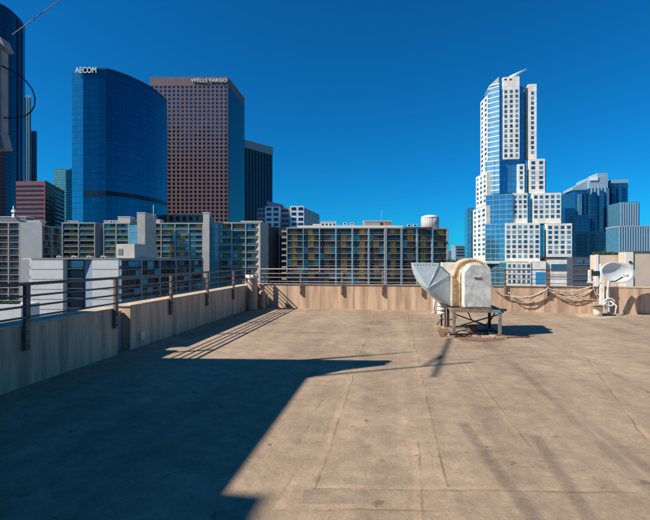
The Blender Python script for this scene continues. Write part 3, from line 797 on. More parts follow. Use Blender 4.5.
# 8 white condos
F0=300
mwh=mat('white_stucco',(.74,.76,.80),.8,var=.08,scale=.5)
mpk=mat('pink_stucco',(.42,.28,.28),.85,var=.12,scale=.5)
t=thing('condo_block','white framed condo block with a pink stepped roof seen above the tan balcony rows','apartment building',(*P(288,F0+10),GZ))
def cond(px0,px1,Fa,Fb,top_,m_,cols,rows,nm='wall',dep=14):
    A,B=P(px0,Fa),P(px1,Fb); u,n_,L=frame_of(A,B); zt_=Z(top_,Fa)
    MB().obox(A,u,n_,0,L,-dep,0,GZ,zt_).build(nm,m_,t)
    for r in range(rows):
        for c2 in range(cols):
            MB().obox(A,u,n_,L*(c2+.18)/cols,L*(c2+.86)/cols,.02,.12,zt_-.9-r*3.7-2.1,zt_-.9-r*3.7).build('window',G_dark,t)
cond(257.5,265,F0+6,F0+6,208,mpk,2,4)
cond(265.2,279.5,F0,F0,206.5,mwh,2,5)
cond(279.6,290,F0+6,F0+6,208,mat('shade_stucco',(.25,.27,.31),.8),1,4)  # shade of the recess is put into this darker stucco colour
cond(290.2,304,F0-1,F0-1,206,mwh,2,5)
cond(304.2,319.5,F0+1,F0*1.16,207.5,mpk,4,5,dep=6)
MB().prism(ccw([P(267,F0+8),P(283,F0+8),P(284,F0+16),P(268,F0+16)]),Z(206,F0),[Z(199.5,F0),Z(203,F0),Z(203,F0),Z(199.5,F0)]).build('roof',mpk,t)

# ---- apartment rows with balconies
mslab=mat('slab_white',(.46,.42,.36),.8); mdiv=mat('divider_white',(.44,.43,.40),.8); mdark=mat('recess_dark',(.035,.035,.035),.8)
ochre=mat('curtain_ochre',(.85,.38,.08),.8,var=.4,scale=.8); brown=mat('panel_brown',(.30,.13,.07),.8,var=.3,scale=.8); olive=mat('panel_olive',(.24,.23,.06),.8,var=.4,scale=.8)
tealp=mat('panel_teal',(.06,.42,.50),.4); redp=mat('panel_red',(.22,.03,.03),.7,var=.3,scale=.8); greyp=mat('panel_grey',(.16,.17,.19),.7)
def apt(t,A,B,zb,zt_,bays,floors,pal,div_w=.36,slab_h=.24,dep=10,prot=1.1,railm=None,weights=None,wallm=None,fh=None):
    u,n_,L=frame_of(A,B)
    MB().obox(A,u,n_,0,L,-dep,-prot,GZ,zt_-.02).build('wall',wallm or mdark,t)
    fh=fh or (zt_-zb)/floors
    MB().obox(A,u,n_,-.1,L+.1,-dep,.1,zt_-.01,zt_+.5).build('roof',mslab,t)
    for k in range(1,floors+1):
        MB().obox(A,u,n_,0,L,-prot+.01,0,zt_-k*fh,zt_-k*fh+slab_h).build('balcony_slab',mslab,t)
    for j in range(bays+1):
        s0=(L-div_w)*j/bays
        MB().obox(A,u,n_,s0,s0+div_w,-prot+.01,.12,GZ,zt_-.015).build('divider',mdiv,t)
    cw=L/bays; jit=[random.choice((-.08,0,.06)) for _ in range(bays)]
    for k in range(floors):
        for j in range(bays):
            z0_=zt_-(k+1)*fh+slab_h; z1_=zt_-k*fh
            sp_=random.choice((.3,.42,.5,.62)); 
            ma=random.choice(pal[0]); mb_=random.choice(pal[1])
            sp_=.38+jit[j]; se=sp_+.34+random.choice((-.06,0,0,.05))
            q=MB(); q.obox(A,u,n_,cw*j+div_w,cw*(j+sp_),-prot+.02,-prot+.1,z0_+.05,z1_-.2,0)
            q.obox(A,u,n_,cw*(j+sp_)+.06,cw*(j+se),-prot+.02,-prot+.12,z0_+.05,z1_-.25,1)
            q.obox(A,u,n_,cw*(j+se)+.06,cw*(j+1)-.08,-prot+.02,-prot+.1,z0_+.05,z1_-.2,2)
            for sx in (sp_+.002,se+.002,(div_w/cw+sp_)/2): q.obox(A,u,n_,cw*(j+sx),cw*(j+sx)+.07,-prot+.13,-prot+.2,z0_,z1_-.02,3)
            q.obox(A,u,n_,cw*j+div_w+.01,cw*(j+1)-.01,-.16,-.11,z0_+.85,z0_+.93,3)
            for kx in range(5): q.obox(A,u,n_,cw*j+div_w+.02+(cw-div_w-.1)*kx/5,cw*j+div_w+.05+(cw-div_w-.1)*kx/5,-.15,-.12,z0_,z0_+.85,3)
            q.build('window',[ma,mb_,random.choice(pal[0]),mrailc],t)
            if railm and random.random()<.8:
                MB().obox(A,u,n_,cw*j+div_w+.02,cw*(j+1)-.02,-.10,-.05,z0_,z0_+.75).build('balcony_rail',railm,t)
    return u,n_,L
mrailc=mat('rail_steel',(.30,.32,.32),.6)
mrg=mat('rail_glass',(.10,.17,.18),.2,metal=.3)
palC=([G_dark,G_dark,G_teal,G_dark,mdark,greyp],[ochre,brown,ochre,ochre,G_dark,brown])
palA=([G_dark,G_teal,G_dark,greyp],[olive,olive,G_dark,ochre,G_dark])
# block C
F0=190
t=thing('apartment_block','wide glazed apartment slab with ochre curtains stretching across the middle, water tank on top','apartment building',(*P(366,F0+6),GZ))
zt_=Z(228.5,F0)
apt(t,P(286.5,F0),P(385,F0),Z(285,F0),zt_,6,9,palC)
apt(t,P(385.2,F0),P(448.5,F0+4),Z(285,F0),zt_,4,9,palC,div_w=.8,prot=1.8)
mtrim=mat('cyan_trim',(.20,.36,.42),.5)
for pxm in (303,319.5,336,352.5,369,400.5,416.5,432.5):
    u,n_,L=frame_of(P(pxm,F0-.35),P(pxm+.6,F0-.35)); MB().obox(P(pxm,F0-.35),u,n_,0,L,0,.2,GZ,zt_-.1).build('downpipe',mtrim,t)
mroofp=mat('roof_parapet_white',(.74,.70,.64),.8)
u,n_,L=frame_of(P(297,F0+1),P(403,F0+1)); MB().obox(P(297,F0+1),u,n_,0,L,-8,0,zt_+.51,Z(225.3,F0)).build('roof_parapet',mroofp,t)
u,n_,L=frame_of(P(403.2,F0+1),P(433,F0+1)); MB().obox(P(403.2,F0+1),u,n_,0,L,-8,0,zt_+.51,Z(227,F0)).build('roof_edge',mat('roof_red',(.20,.05,.05),.8),t)
def roofbox(name,label,cat,px0,px1,top_,bot_,F,m_,dep=4,extras=None):
    q=thing(name,label,cat,(*P((px0+px1)/2,F+dep/2),Z(bot_,F)))
    A=P(px0,F); B=P(px1,F); u,n_,L=frame_of(A,B); z1_=Z(top_,F); z0_=Z(bot_,F)
    MB().obox(A,u,n_,0,L,-dep,0,z0_,z1_-.25).build('wall',m_,q)
    MB().obox(A,u,n_,-.15,L+.15,-dep-.1,.15,z1_-.25,z1_).build('roof',mroofp,q)
    if extras: extras(q,A,u,n_,L,z0_,z1_)
    return q
def door_ex(q,A,u,n_,L,z0_,z1_):
    MB().obox(A,u,n_,L*.60,L*.70,.01,.12,z0_,z0_+2).build('door',mdark,q)
    MB().obox(A,u,n_,L*.78,L*.97,.01,.12,z0_+.6,z1_-.4).build('vent_panel',mat('rust_panel',(.42,.14,.08),.8),q)
mpent=mat('penthouse_tan',(.38,.30,.26),.85,var=.1,scale=.6)
roofbox('rooftop_penthouse','tan lift penthouse with a reddish panel on the middle apartment roof','penthouse',364,391,220.8,227,F0+3,mpent,4,door_ex)
def slots(q,A,u,n_,L,z0_,z1_):
    for j in range(4): MB().obox(A,u,n_,L*(j+.2)/4,L*(j+.75)/4,.01,.1,z0_+.3,z0_+1.1).build('vent_slot',mdark,q)
roofbox('rooftop_plant','small white slotted plant box on the apartment roof below the white condos','plant box',321,336,221.5,226,F0+3,mroofp,3,slots)
roofbox('rooftop_plant','low pale hut on the left end of the middle apartment roof','plant box',313,321,224,226.5,F0+3,mroofp,3)
x,y=P(382,F0+5); tag(MB().tube([(x,y,Z(221,F0)),(x,y,Z(209,F0))],.12,6).build('roof_antenna',mtrim),'thin whip antenna on the tan lift penthouse','antenna')
x,y=P(429.8,F0+8); rr=8.6/FPX*(F0+8); zb_=Z(231,F0+8)
t=thing('water_tank','round pale ribbed water tank with a shallow dome at the right of the apartment roof','water tank',(x,y,zb_))
MB().lathe((x,y),[(rr,zb_),(rr,Z(218.2,F0+8))],36).build('tank_wall',mat('tank_pale',(.56,.52,.50),.7,var=.1,scale=1),t)
MB().lathe((x,y),[(rr*1.03,Z(218.2,F0+8)),(rr*1.0,Z(217.3,F0+8)),(rr*.8,Z(216.2,F0+8)),(rr*.45,Z(215.3,F0+8)),(rr*.05,Z(215,F0+8))],36).build('dome',mroofp,t)
for k in range(14):
    w_=math.pi+math.pi*(k+.5)/14
    xx=x+rr*1.01*math.cos(w_); yy=y+rr*1.01*math.sin(w_)
    MB().tube([(xx,yy,zb_),(xx,yy,Z(218.4,F0+8))],.09,4).build('rib',mat('tank_rib',(.40,.36,.35),.7) if k==0 else bpy.data.materials['tank_rib'],t)

# recess block (268-286)
F0=205
t=thing('apartment_block','narrow recessed brown slatted facade with stepped dark balconies between two glazed blocks','apartment building',(*P(277,F0+6),GZ))
A,B=P(268,F0),P(279,F0+8); u,n_,L=frame_of(A,B)
MB().obox(A,u,n_,0,L,-10,0,GZ,Z(226,F0)).build('wall',mat('slat_brown',(.17,.12,.10),.85,var=.2,scale=.6),t)
for j in range(5): MB().obox(A,u,n_,L*(j+.1)/5,L*(j+.3)/5,.01,.15,GZ,Z(227,F0)).build('slat',greyp,t)
A,B=P(279.2,F0+3),P(287,F0+3); u,n_,L=frame_of(A,B)
MB().obox(A,u,n_,0,L,-8,0,GZ,Z(227,F0)).build('side_wall',mdark,t)
for k in range(10): MB().obox(A,u,n_,L*.35,L,.01,1.1,Z(232+k*6,F0),Z(230.2+k*6,F0)).build('balcony',mslab,t)

# block B (209-268)
F0=172
t=thing('apartment_block','glazed apartment block with blue stair glass at left and beige end wall at right','apartment building',(*P(235,F0+6),GZ))
zt_=Z(223.5,F0)
apt(t,P(217.5,F0),P(260,F0),Z(290,F0),zt_,3,9,palA,railm=mrg)
A,B=P(209.5,F0+.5),P(217.3,F0+.5); u,n_,L=frame_of(A,B)
mstair=striped('stair_glass',(.16,.45,.56),(.10,.32,.42),2.9,.12,rough=.25,metal=.3)
MB().obox(A,u,n_,0,L,-10,0,GZ,zt_).build('stair_glass',mstair,t)
A,B=P(260.2,F0-.3),P(268.3,F0+5); u,n_,L=frame_of(A,B)
MB().obox(A,u,n_,0,L,-8,0,GZ,zt_+.4).build('end_wall',mat('beige_wall',(.44,.37,.31),.85,var=.1,scale=.3),t)
roofbox('rooftop_plant','low beige parapet hut near the end wall of the left glazed block','plant box',241,262,221,223.5,F0+5,mpent,4)
# stair tower between A and B
F0=168
def tower_box(label,px0,pxm,px1,top_,F,mA,mB):
    q=thing('stair_tower',label,'stair tower',(*P(pxm,F+3),GZ))
    A,B,Cc=P(px0,F),P(pxm,F),P(px1,F+5)
    MB().prism(ccw(corner_pts(A,B,Cc)),GZ,Z(top_,F)).build('wall',mA,q)
    u,n_,L=frame_of(A,B); MB().obox(A,u,n_,-.1,L+.1,-3,.12,Z(top_,F),Z(top_,F)+.3).build('roof',mroofp,q)
mbt=mat('beige_tower',(.52,.46,.40),.85,var=.12,scale=.3); mbt2=mat('beige_tower_side',(.5,.44,.39),.85)
tower_box('tall plain beige stair tower beside the blue stair glass, below the ribbed tower',203,209.3,210,213,F0,mbt,mbt2)
tower_box('tall plain beige stair tower with a flagpole in front of the deep blue curved tower',137,145,156,213,F0+26,mbt,mbt2)
x,y=P(153.5,197); tag(MB().tube([(x,y,Z(222,197)),(x,y,Z(205,197))],.14,6).build('flagpole',mroofp),'short white pole on the roof below the dark belt of the curved tower','pole')

# row A (62-203)
F0=200
t=thing('apartment_block','long glazed apartment row with olive curtains left of the beige stair towers','apartment building',(*P(130,F0+6),GZ))
zt_=Z(223.5,F0)
apt(t,P(62,F0),P(95,F0),Z(270,F0),zt_,2,8,palA,railm=mrg)
A,B=P(95.2,F0-.2),P(103,F0+2); u,n_,L=frame_of(A,B); MB().obox(A,u,n_,0,L,-8,0,GZ,zt_).build('blank_wall',greyp,t)
apt(t,P(103.3,F0+1),P(129,F0+1),Z(270,F0),zt_,2,8,palA,railm=mrg)
A,B=P(129.2,F0),P(136.8,F0); u,n_,L=frame_of(A,B); MB().obox(A,u,n_,0,L,-8,0,GZ,Z(225,F0)).build('stair_glass',mstair,t)
apt(t,P(147,F0+2),P(203,F0+2),Z(275,F0),zt_,4,9,palA,railm=mrg)
def none(*a): pass
roofbox('rooftop_penthouse','beige penthouse on the left apartment row in front of the curved tower','penthouse',118,130,216.5,223,F0+6,mbt,5)
roofbox('rooftop_plant','long low beige roof canopy left of the flagpole stair tower','canopy',104,118,220.5,223,F0+6,mbt,5)
roofbox('rooftop_plant','long low beige roof canopy just right of the beige penthouse','canopy',130.5,160,219.5,223,F0+10,mbt,5)

# left block E
F0=176
t=thing('apartment_block','apartment block with red and dark balconies and a blank grey wall at the far left','apartment building',(*P(25,F0+6),GZ))
zt_=Z(223,F0)
palE=([G_dark,greyp,G_dark],[redp,redp,G_dark,brown])
apt(t,P(-14,F0),P(20,F0),Z(312,F0),zt_,3,14,palE,fh=2.72)
A,B,Cc=P(20.2,F0-.3),P(42,F0-.3),P(43,F0+10)
MB().prism(ccw(corner_pts(A,B,Cc)),GZ,zt_+.3).build('blank_wall',mat('grey_render',(.42,.41,.39),.85,var=.08,scale=.3),t)
apt(t,P(42.5,F0+4),P(61.5,F0+16),Z(290,F0),Z(226.5,F0+4),2,9,([G_dark,greyp],[greyp,G_dark,redp]))
roofbox('rooftop_plant','dark grey plant room on the roof of the far left apartment block','plant room',-8,26,216.5,222.3,F0+5,greyp,5)
roofbox('rooftop_penthouse','pale low roof hut above the blank grey wall at the far left','hut',27,40,220.5,222.5,F0+3,mroofp,4)
x,y=P(13.5,F0+4.5); t=thing('roof_antenna','white antenna cluster on the dark plant room at the far left','antenna',(x,y,Z(217,F0)))
MB().tube([(x,y,Z(217,F0+4.5)),(x,y,Z(206,F0+4.5))],.25,6).build('mast',mroofp,t)
MB().box(x-.9,x+.7,y-.3,y+.3,Z(211,F0),Z(208.5,F0)).build('panel_antenna',mroofp,t)
MB().box(x-.2,x+1.0,y-.7,y-.4,Z(216.6,F0),Z(213,F0)).build('panel_antenna',mroofp,t)

# white building D
F0=112
t=thing('apartment_block','white end-walled apartment block in front, its balcony side receding to the right','apartment building',(*P(110,F0+6),GZ))
zt_=Z(259.3,F0); fh=10.0/FPX*F0
mwd=mat('white_render',(.74,.69,.61),.8,var=.07,scale=.3)
A,B=P(31,F0),P(63,F0); u,n_,L=frame_of(A,B)
MB().obox(A,u,n_,0,L,-9,0,GZ,zt_).build('end_wall',mwd,t)
for k in range(9):
    MB().obox(A,u,n_,-.55,-.01,-8,-.1,zt_-(k+.62)*fh,zt_-(k)*fh).build('balcony_end',mwd,t)
    MB().obox(A,u,n_,.02,L-.02,.0,.05,zt_-(k+1)*fh,zt_-(k+1)*fh+.08).build('joint_line',greyp,t)
A2,B2=P(63.1,F0+2.0),P(92,F0+2.0); u,n_,L2=frame_of(A2,B2)
MB().obox(A2,u,n_,0,L2,-8,0,GZ,zt_-.1).build('recess_wall',mdark,t)
for k in range(9):
    MB().obox(A2,u,n_,.05,L2*.72,.01,.16,zt_-(k+1)*fh+.45,zt_-k*fh-.35).build('window',[G_dark,G_blue][k==0],t)
    MB().obox(A2,u,n_,.0,L2*.72,.01,.5,zt_-(k+1)*fh,zt_-(k+1)*fh+.3).build('balcony_slab',mslab,t)
A3,B3=P(92.1,F0),P(118.5,F0); u,n_,L=frame_of(A3,B3)
# splayed reveal, its shade painted in as dark blue
MB().prism(ccw([P(84.5,F0+2.0),P(92.05,F0+.02),P(92.05,F0+6),P(84.5,F0+6)]),GZ,zt_-.05).build('splayed_reveal',mat('reveal_shade_blue',(.18,.22,.30),.8),t)
MB().obox(A3,u,n_,0,L,-.5,0,GZ,zt_).build('end_wall',mwd,t)
for k in range(9):
    MB().obox(A3,u,n_,.02,L-.02,.0,.05,zt_-(k+1)*fh,zt_-(k+1)*fh+.08).build('joint_line',greyp,t)
    MB().obox(A3,u,n_,L+.01,L+.5,-1,-.1,zt_-(k+.62)*fh,zt_-(k)*fh).build('balcony_end',mwd,t)
palD=([mdark,tealp,G_dark],[G_dark,mdark,tealp,greyp])
apt(t,P(120.2,F0+.8),P(203,F0+46),Z(349,F0),zt_-.3,5,9,palD,div_w=.3,slab_h=.14,prot=.7,wallm=mdark,railm=mat('rail_dark',(.05,.05,.06),.5),fh=fh)
MB().prism(ccw([P(31,F0-.1),P(118.5,F0-.1),P(186,F0+36),P(178,F0+62),P(22,F0+30)]),zt_+.01,zt_+.35).build('roof',mpent,t)
q=thing('rooftop_penthouse','large beige box with a grey shaded side on the white block roof','penthouse',(*P(128,F0+12),zt_))
A,B,Cc=P(116.5,F0+10),P(134.5,F0+9),P(157,F0+16)
MB().prism(ccw(corner_pts(A,B,Cc)),zt_+.35,Z(244,F0+10)).build('wall',mbt,q)
u,n_,L=frame_of(A,B); MB().obox(A,u,n_,L*.1,L*.35,.01,.12,Z(255,F0+10),Z(249,F0+10)).build('hatch',greyp,q)
# low ledge with hedge
t=thing('low_block','low white block with a strip of hedge on top behind the left railing','low building',(*P(10,95),GZ))
A,B=P(-20,92),P(21,92); u,n_,L=frame_of(A,B)
MB().obox(A,u,n_,0,L,-6,0,GZ,Z(305,92)).build('wall',mwd,t)

# ---- small foliage helper
leafm=mat('leaf_green',(.06,.10,.03),.8,var=.5,scale=.8); trunkm=mat('bark',(.10,.07,.05),.9)
def foliage(mb,c,r,n,s):
    for i in range(n):
        v=Vector((random.gauss(0,1),random.gauss(0,1),random.gauss(0,1))).normalized()*(random.random()**.4)
        p=Vector((c[0]+v.x*r[0],c[1]+v.y*r[1],c[2]+v.z*r[2]))
        a=Vector((random.gauss(0,1),random.gauss(0,1),random.gauss(0,1))).normalized()*s*random.uniform(.6,1.3)
        b_=a.cross(Vector((random.gauss(0,1),random.gauss(0,1),random.gauss(0,1)))).normalized()*s*.5
        k=len(mb.v); mb.v+= [tuple(p-a),tuple(p-b_),tuple(p+a),tuple(p+b_)]; mb.face((k,k+1,k+2,k+3))
mb=MB(); 
for i in range(12):
    x,y=P(-16+3.1*i,93.5); foliage(mb,(x,y,Z(303.4,92)),(.6,.6,.45),120,.16)
mb.build('hedge',leafm,t)
def tree(px,F,top_,r,label,k):
    x,y=P(px,F); zt_=Z(top_,F); q=thing('tree',label,'tree',(x,y,GZ),'street trees beyond the roof edge')
    tm=MB().tube([(x,y,GZ),(x+.3,y,GZ+(zt_-GZ)*.4),(x-.2,y+.2,zt_-r*.8)],[.6,.45,.2],8)
    for a in range(5): 
        w_=a*1.3; tm.tube([(x+.1,y,zt_-r*2.2),(x+r*.6*math.cos(w_),y+r*.6*math.sin(w_),zt_-r*.9)],[.2,.06],6)
    tm.build('trunk',trunkm,q)
    mb=MB()
    for a in range(16):
        w_=random.uniform(0,6.28); rr_=random.uniform(.1,.75)*r
        foliage(mb,(x+rr_*math.cos(w_),y+rr_*math.sin(w_),zt_-r*random.uniform(.35,1.5)),(r*.4,r*.4,r*.32),230,.28)
    mb.build('crown',leafm,q)
for i,(px,F,tp,r,lb) in enumerate(((452,150,257.5,4.5,'leafy tree top just right of the glazed apartment slab'),(461,165,257,5,'leafy tree top below the small grey distant block'),(470,158,258,4.5,'leafy tree top at the left foot of the white stepped tower'),(443,170,258,5,'leafy tree top mostly hidden behind the end of the apartment slab'))):
    tree(px,F,tp,r,lb,i)

# 13 distant grey block
F0=900; t=thing('distant_block','small plain grey block far away on the skyline left of the white stepped tower','office building',(*P(460,F0),GZ))
A,B=P(455.5,F0),P(465.5,F0); u,n_,L=frame_of(A,B)
MB().obox(A,u,n_,0,L,-30,0,GZ,Z(246.5,F0)).build('wall',mat('dist_grey',(.20,.27,.33),.8),t)
MB().obox(A,u,n_,-1,L+1,-31,1,Z(246.5,F0),Z(245.3,F0)).build('roof',mat('dist_grey2',(.28,.34,.38),.8),t)
for k in range(3): MB().obox(A,u,n_,2,L-2,.1,.6,Z(249.8+k*3,F0),Z(248.6+k*3,F0)).build('window_band',G_dark,t)
F0=1500; t=thing('distant_block','low hazy blue building roofline beside the small grey distant block','building',(*P(450,F0),GZ))
A,B=P(446,F0),P(456,F0); u,n_,L=frame_of(A,B)
MB().obox(A,u,n_,0,L,-40,0,GZ,Z(252,F0)).build('wall',mat('dist_blue',(.10,.25,.34),.8),t)
MB().prism(ccw([A,B,(B[0]-n_[0]*40,B[1]-n_[1]*40),(A[0]-n_[0]*40,A[1]-n_[1]*40)]),Z(252,F0),[Z(252,F0)+1,Z(249,F0),Z(249,F0),Z(252,F0)+1]).build('roof',mat('dist_blue2',(.12,.27,.36),.8),t)

# 10 white stepped tower (axis aligned)
YT=285.0
mst_=striped('pale_stone',(.80,.72,.62),(.60,.54,.47),3.29,.07,rough=.75,metal=0,spec=.3)
mgl=striped('bay_glass',(.25,.55,.66),(.35,.50,.58),3.3,.16,rough=.12,metal=.6,vperiod=3.0,c3=(.20,.40,.50))
mgd=striped('bay_glass_deep',(.10,.36,.50),(.09,.29,.40),3.3,.2,rough=.1,metal=.7,vperiod=2.6)
mwns=[glass('tower_window',(.13,.27,.34),.12,.6),glass('tower_window_deep',(.06,.15,.21),.12,.6),glass('tower_window_pale',(.25,.42,.47),.2,.4)]
t=thing('stepped_tower','tall white stone and blue glass stepped tower with a tilted spike, dominating the right skyline','skyscraper',(XW(505,YT)[0],YT+15,GZ))
cpW=Cap(t,'window',100); mband=mat('band_pale',(.30,.48,.55),.5)
def slab(px0,px1,top_,bot_,Y,dep,m_,cols=0,nm='wall_block',rowh=4.93,win_top=None,winw=.60,skipl=0,sidecols=0,wfrac=.66):
    x0_,Fa=XW(px0,Y); x1_,Fb=XW(px1,Y); Fm=(Fa+Fb)/2
    z1_=Z(top_,Fm); z0_=GZ if bot_ is None else Z(bot_,Fm)
    MB().box(x0_,x1_,Y,Y+dep,z0_,z1_).build(nm,m_,t)
    fh_=rowh/FPX*Fm; zs=z1_-(1.4 if win_top is None else win_top); zl=max(z0_,Z(285,Fm)); rows=int((zs-zl)/fh_)+ (1 if bot_ is None else 0)
    if cols:
        cw=(x1_-x0_)/cols
        for r in range(rows):
            for j in range(cols):
                cpW.add(lambda mb: mb.box(x0_+cw*(j+.5-winw/2),x0_+cw*(j+.5+winw/2),Y-.06,Y+.1,zs-r*fh_-fh_*wfrac,zs-r*fh_),random.choice(mwns))
    if sidecols:
        cw=dep/sidecols
        for r in range(rows):
            for j in range(sidecols):
                cpW.add(lambda mb: mb.box(x0_-.06,x0_+.1,Y+cw*(j+.5-winw/2),Y+cw*(j+.5+winw/2),zs-r*fh_-fh_*wfrac,zs-r*fh_),random.choice(mwns))
    return x0_,x1_,z0_,z1_
slab(499.4,503,80,159,YT+6.5,14,mgd)
slab(500,546,162,None,YT+12,15,mgd,nm='core_block'); slab(494,558,197,None,YT+10.5,15,mgd,nm='core_block'); slab(492,568,226,None,YT+9.2,14,mgd,nm='core_block')
# base level, nearest
slab(507,531,262,None,YT-6,8,mst_,5,rowh=5.2)
slab(530.8,546,261,None,YT-5.5,7,mst_)
slab(547,572,258.5,None,YT-4,7,mst_)
slab(505.5,540,223,261.5,YT-2,7,mst_,6,sidecols=0)
slab(547,572,223.5,257,YT-1,7,mst_,4)
slab(540.2,546.8,225,262,YT+2,10,mgd)
slab(533,561,193,223.3,YT+3,7,mst_,5)
slab(513,527.5,193,223.2,YT+2,7,mst_,3)
slab(527.7,532.8,193.5,223,YT+6,8,mgd)
slab(529.3,545,159,193.2,YT+6,7,mst_,2,winw=.5)
slab(518,524.5,164,193.1,YT+5,7,mst_,1,winw=.45)
slab(524.6,529.1,160,193,YT+9,10,mgd)
slab(503,519.5,76.8,159,YT+5,16,mst_,3,win_top=8.5,winw=.5,nm='core_block')
slab(519.7,528.3,86,164,YT+13,14,mgd,0)
slab(528.2,536.6,84,159,YT+8,9,mst_,1,win_top=5.0,winw=.35)
slab(499.7,518,159.05,193.1,YT+7,15,mgd)
# glass bay, angled left part
def bay(px0,px1,top_,bot_,Y0,Y1,m_,nm='glass_bay'):
    x1_,F1=XW(px1,Y0); x0_,F0_=XW(px0,Y1); z1_=Z(top_,F1); z0_=GZ if bot_ is None else Z(bot_,F1)
    MB().prism(ccw([(x0_,Y1),(x1_,Y0),(x1_,Y0+14),(x0_,Y0+14)]),z0_,z1_).build(nm,m_,t)
    A=(x0_,Y1); B=(x1_,Y0); u,n_,L=frame_of(A,B); fh_=4.95/FPX*F1; z=z1_-.4; th=.62 if m_ is mgl else .22
    zl=max(z0_,Z(285,F1))
    while z>zl+1:
        MB().obox(A,u,n_,0,L,.0,.14,z-th,z).build('floor_band',mst_ if m_ is mgl else mband,t); z-=fh_
    for q_ in range(1,4):
        MB().obox(A,u,n_,L*q_/4-.06,L*q_/4+.06,.0,.10,zl,z1_-.5).build('mullion',mband,t)
bay(487.5,499.4,85,159,YT+4.5,YT+9,mgl)
bay(486.5,512.8,193.5,223,YT+1,YT+5,mgd)
bay(487,499.5,159,193.4,YT+4,YT+8,mgl)
bay(486,505.3,223.1,262,YT-1,YT+3,mgd)
bay(484,506.8,262.1,None,YT-5,YT,mgd)
slab(486,506,261,263.5,YT-3.5,2,mst_,nm='cornice')
slab(541,573,256.9,258.4,YT-4.5,18,mdark,nm='shadow_strip')  # solid dark strip painted in place of the shade between tiers
# left side stone wings, receding toward the left
def sidew(px0,px1,top_,bot_,Ya,Yb_,cols):
    # wall running back along y on the left flank
    x1_,F1=XW(px1,Ya); x0_,F0_=XW(px0,Yb_); A=(x0_,Yb_); B=(x1_,Ya); u,n_,L=frame_of(A,B); z1_=Z(top_,F1); z0_=GZ if bot_ is None else Z(bot_,F1)
    MB().obox(A,u,n_,0,L,-8,0,z0_,z1_).build('side_wing',mst_,t)
    fh_=4.93/FPX*F1; rows=int((z1_-1.4-max(z0_,Z(262,F1)))/fh_)
    for r in range(rows):
        for j in range(cols):
            cpW.add(lambda mb: mb.obox(A,u,n_,L*(j+.22)/cols,L*(j+.78)/cols,-.1,.06,z1_-1.4-r*fh_-fh_*.58,z1_-1.4-r*fh_),random.choice(mwns))
sidew(480.5,487.5,95,172,YT+9,YT+22,2)
sidew(476,486.5,172,205,YT+6,YT+24,3)
sidew(473,486,206,None,YT+4,YT+28,3)
x0_,F_=XW(467,YT+34); x1_,_=XW(473,YT+34); MB().box(x0_,x1_,YT+32,YT+44,GZ,Z(208,F_)).build('glass_wing',mgd,t)
cpW.done()
# crown: sloped glass screen and spike
x0_,Fa=XW(490.5,YT+6); x1_,_=XW(499.4,YT+5)
MB().prism(ccw([(x0_,YT+8),(x1_,YT+5.2),(x1_,YT+14),(x0_,YT+14)]),Z(85,Fa)+.01,[Z(84,Fa)]*4).build('crown_base',mst_,t)
mb=MB(); zA=Z(84,Fa); zB=Z(77,Fa)
mb.prism([(x0_+.5,YT+9),(x1_-.02,YT+6.5),(x1_-.02,YT+14),(x0_+.5,YT+14)],zA,[zA+.6,zB,zB,zA+.6]); mb.build('crown_screen',mcap,t)
a0=XW(512,YT+8); a1=XW(526.5,YT+8)
mb=MB(); pA=Vector((a0[0]-1.5,YT+8,Z(77.5,a0[1]))); pB=Vector((a1[0],YT+8,Z(69.5,a1[1])))
mb.tube([tuple(pA),tuple(pA.lerp(pB,.5)),tuple(pB)],[1.0,.9,.6],8)
mb.build('roof_spike',mat('spike_pale',(.62,.70,.74),.4,metal=.3),t)
for q_ in (504,509):
    x_,F_=XW(q_,YT+6); MB().box(x_,x_+1.4,YT+4.9,YT+4.99,Z(81,F_),Z(79.5,F_)).build('crown_opening',mdark,t)
# base details
xb0,F_=XW(535.5,YT-5.5); xb1,_=XW(545,YT-5.5)
MB().box(xb0,xb1,YT-5.7,YT-5.51,Z(284,F_),Z(272,F_)).build('blue_panel',mat('panel_blue',(.03,.25,.50),.5),t)
xb0,F_=XW(551,YT-4); xb1,_=XW(567.5,YT-4)
MB().box(xb0,xb1,YT-4.2,YT-4.01,Z(271,F_),Z(264,F_)).build('wide_window',G_blue,t)
MB().box(XW(547,YT-4)[0],XW(572,YT-4)[0],YT-4.15,YT-4.01,Z(277,F_),Z(276.2,F_)).build('belt_course',greyp,t)

# 11 blue glass tower cluster at right
Y0=520.0
m11=striped('glass_cluster',(.03,.18,.30),(.02,.12,.22),3.6,.25,rough=.12,metal=.7,vperiod=5)
m11l=striped('glass_cluster_grey',(.08,.24,.34),(.14,.30,.38),3.4,.3,axis='V',rough=.3,metal=.4)
m11d=striped('glass_cluster_dark',(.015,.10,.19),(.012,.08,.15),3.6,.25,rough=.12,metal=.7,vperiod=5)
t=thing('glass_tower','blue glass tower cluster with pale stepped crown right of the white stepped tower','skyscraper',(XW(600,Y0)[0],Y0+20,GZ))
def s11(px0,px1,top_,Y,dep,m_,nm='shaft',z0=None):
    x0_,Fa=XW(px0,Y); x1_,Fb=XW(px1,Y); Fm=(Fa+Fb)/2
    MB().box(x0_,x1_,Y,Y+dep,GZ if z0 is None else Z(z0,Fm),Z(top_,Fm)).build(nm,m_,t)
s11(565,575,208,Y0-4,40,m11d); s11(575.1,589,190,Y0,40,m11); s11(571,580,189,Y0+20,30,m11l)
mp_=mat('crown_grey',(.24,.35,.43),.7)
x0_,Fa=XW(573,Y0+2); x1_,_=XW(589,Y0+2)
MB().prism([(x0_,Y0+2),(x1_,Y0+2),(x1_,Y0+30),(x0_,Y0+30)],Z(190,Fa)+.01,[Z(187.5,Fa),Z(180,Fa),Z(180,Fa),Z(187.5,Fa)]).build('sloped_crown',mp_,t)
